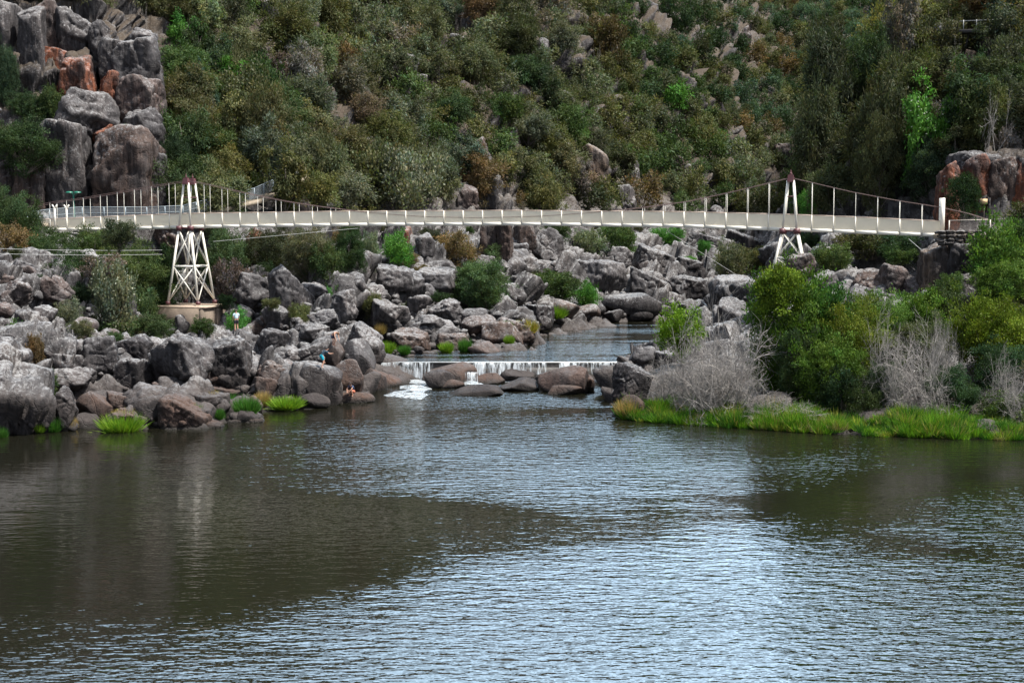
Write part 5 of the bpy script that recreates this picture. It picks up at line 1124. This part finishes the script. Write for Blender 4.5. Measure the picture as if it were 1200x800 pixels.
ZT = [("on the top left cliff", -80, 200, -90, 130), ("on the lower left cliff", -80, 200, 130, 262), ("below the bridge at far left", -80, 235, 255, 345), ("on the left bank rocks", -80, 235, 345, 520), ("below the bridge by the left tower", 225, 450, 255, 400), ("beneath the bridge middle", 440, 760, 255, 400), ("beneath the bridge by the right tower", 760, 912, 255, 350),
      ("on the right bank nearest the grass", 750, 1300, 425, 520), ("on the right bank below the bridge", 750, 1300, 330, 425), ("below the bridge end at right", 912, 1300, 255, 345), ("on the right hillside by the bridge", 930, 1300, 160, 262), ("on the middle right hillside", 930, 1300, 70, 160), ("at the top of the right hillside", 930, 1300, -120, 70),
      ("high above the left tower", 190, 300, -120, 60), ("above the left tower halfway up", 190, 300, 60, 150), ("just above the left tower", 190, 300, 150, 262), ("high up right of the left tower", 300, 420, -120, 60), ("halfway up right of the left tower", 300, 420, 60, 150), ("just above the bridge near the left tower", 300, 420, 150, 262),
      ("high above midspan, left", 420, 540, -120, 60), ("halfway up mid-slope, left", 420, 540, 60, 150), ("just above midspan, left", 420, 540, 150, 262), ("high above midspan, right", 540, 670, -120, 60), ("halfway up mid-slope, right", 540, 670, 60, 150), ("just above midspan, right", 540, 670, 150, 262),
      ("high up left of the right tower", 670, 935, -120, 60), ("halfway up left of the right tower", 670, 935, 60, 150), ("above the bridge near the right tower", 670, 935, 150, 262)]
ORD = ["", "second", "third", "fourth", "fifth", "sixth", "seventh", "eighth", "ninth", "tenth", "eleventh", "twelfth", "thirteenth", "fourteenth", "fifteenth", "sixteenth", "seventeenth", "eighteenth", "nineteenth", "twentieth"]
def zone(Z, x, y):
    for z in Z:
        if z[1] <= x < z[2] and z[3] <= y < z[4]: return z[0]
    return min(Z, key=lambda z: max(z[1] - x, 0, x - z[2]) + max(z[3] - y, 0, y - z[4]))[0]
def autolabel(items, Z, noun, words, cat, grp):
    B_ = {}
    for it in items:
        if it[6]: tag(it[0], it[6], cat(it), grp(zone(Z, it[1], it[2]))); continue
        B_.setdefault((words(it), zone(Z, it[1], it[2])), []).append(it)
    for (w, z), L in B_.items():
        L.sort(key=lambda i: i[1])
        for k, it in enumerate(L):
            n = len(L)
            if n == 1: lab = f"the only {w} {z}"
            elif n == 2: lab = f"{['left', 'right'][k]} one of two {w}s {z}".replace("ys ", "ies ")
            elif k == 0: lab = f"leftmost {w} {z}"
            elif k == n - 1: lab = f"rightmost {w} {z}"
            else: lab = f"{w} {z}, {ORD[min(k, 19)]} from the left"
            tag(it[0], lab, cat(it), grp(z))
CW = {'grey': 'grey', 'light': 'pale lichen-crusted', 'dark': 'dark', 'pink': 'pinkish', 'orange': 'orange-stained', 'tan': 'tan', 'brown': 'brown'}
def rw(it):
    o, px, py, s, t, sh, lab = it; c = CW[t]
    sz = 'huge ' if s > 75 else 'large ' if s > 42 else 'small ' if s < 20 else 'medium '
    return sz + c + ' ' + {'block': 'squared rock', 'slab': 'slab', 'smooth': 'rounded rock'}.get(sh, 'boulder')
autolabel(BOULDERS, ZR, 'boulder', rw, lambda i: 'boulder', lambda z: "rocks " + z)
def tw_(it):
    o, px, py, s, c, k, lab = it; sz = 'large ' if s > 60 else 'small ' if s < 34 else ''
    return sz + WORD[c] + ' ' + {'shrub': 'bush', 'dense': 'bush', 'gum': 'open-crowned tree', 'sheoak': 'feathery tree'}[k]
for it in TREES: it[0].name = {'shrub': 'bush', 'dense': 'bush', 'gum': 'tree', 'sheoak': 'tree'}[it[5]]
autolabel(TREES, ZT, 'tree', tw_, lambda i: 'bush' if i[5] in ('shrub', 'dense') else 'tree', lambda z: "plants " + z)

# ------------------------------------------------------------------ air
V, Fq = boxes([((0, 330, 95), (900, 480, 98), None)])
m = bpy.data.materials.new("air"); m.use_nodes = True; nt = m.node_tree; nt.nodes.remove(nt.nodes["Principled BSDF"])
pv_ = nt.nodes.new("ShaderNodeVolumePrincipled"); pv_.inputs["Density"].default_value = HAZE; pv_.inputs["Color"].default_value = (.86, .92, 1.0, 1)
nt.links.new(pv_.outputs[0], nt.nodes["Material Output"].inputs["Volume"])
if HAZE > 0: tag(link("haze", mesh_np("haze", V, Fq, m)), kind='stuff')
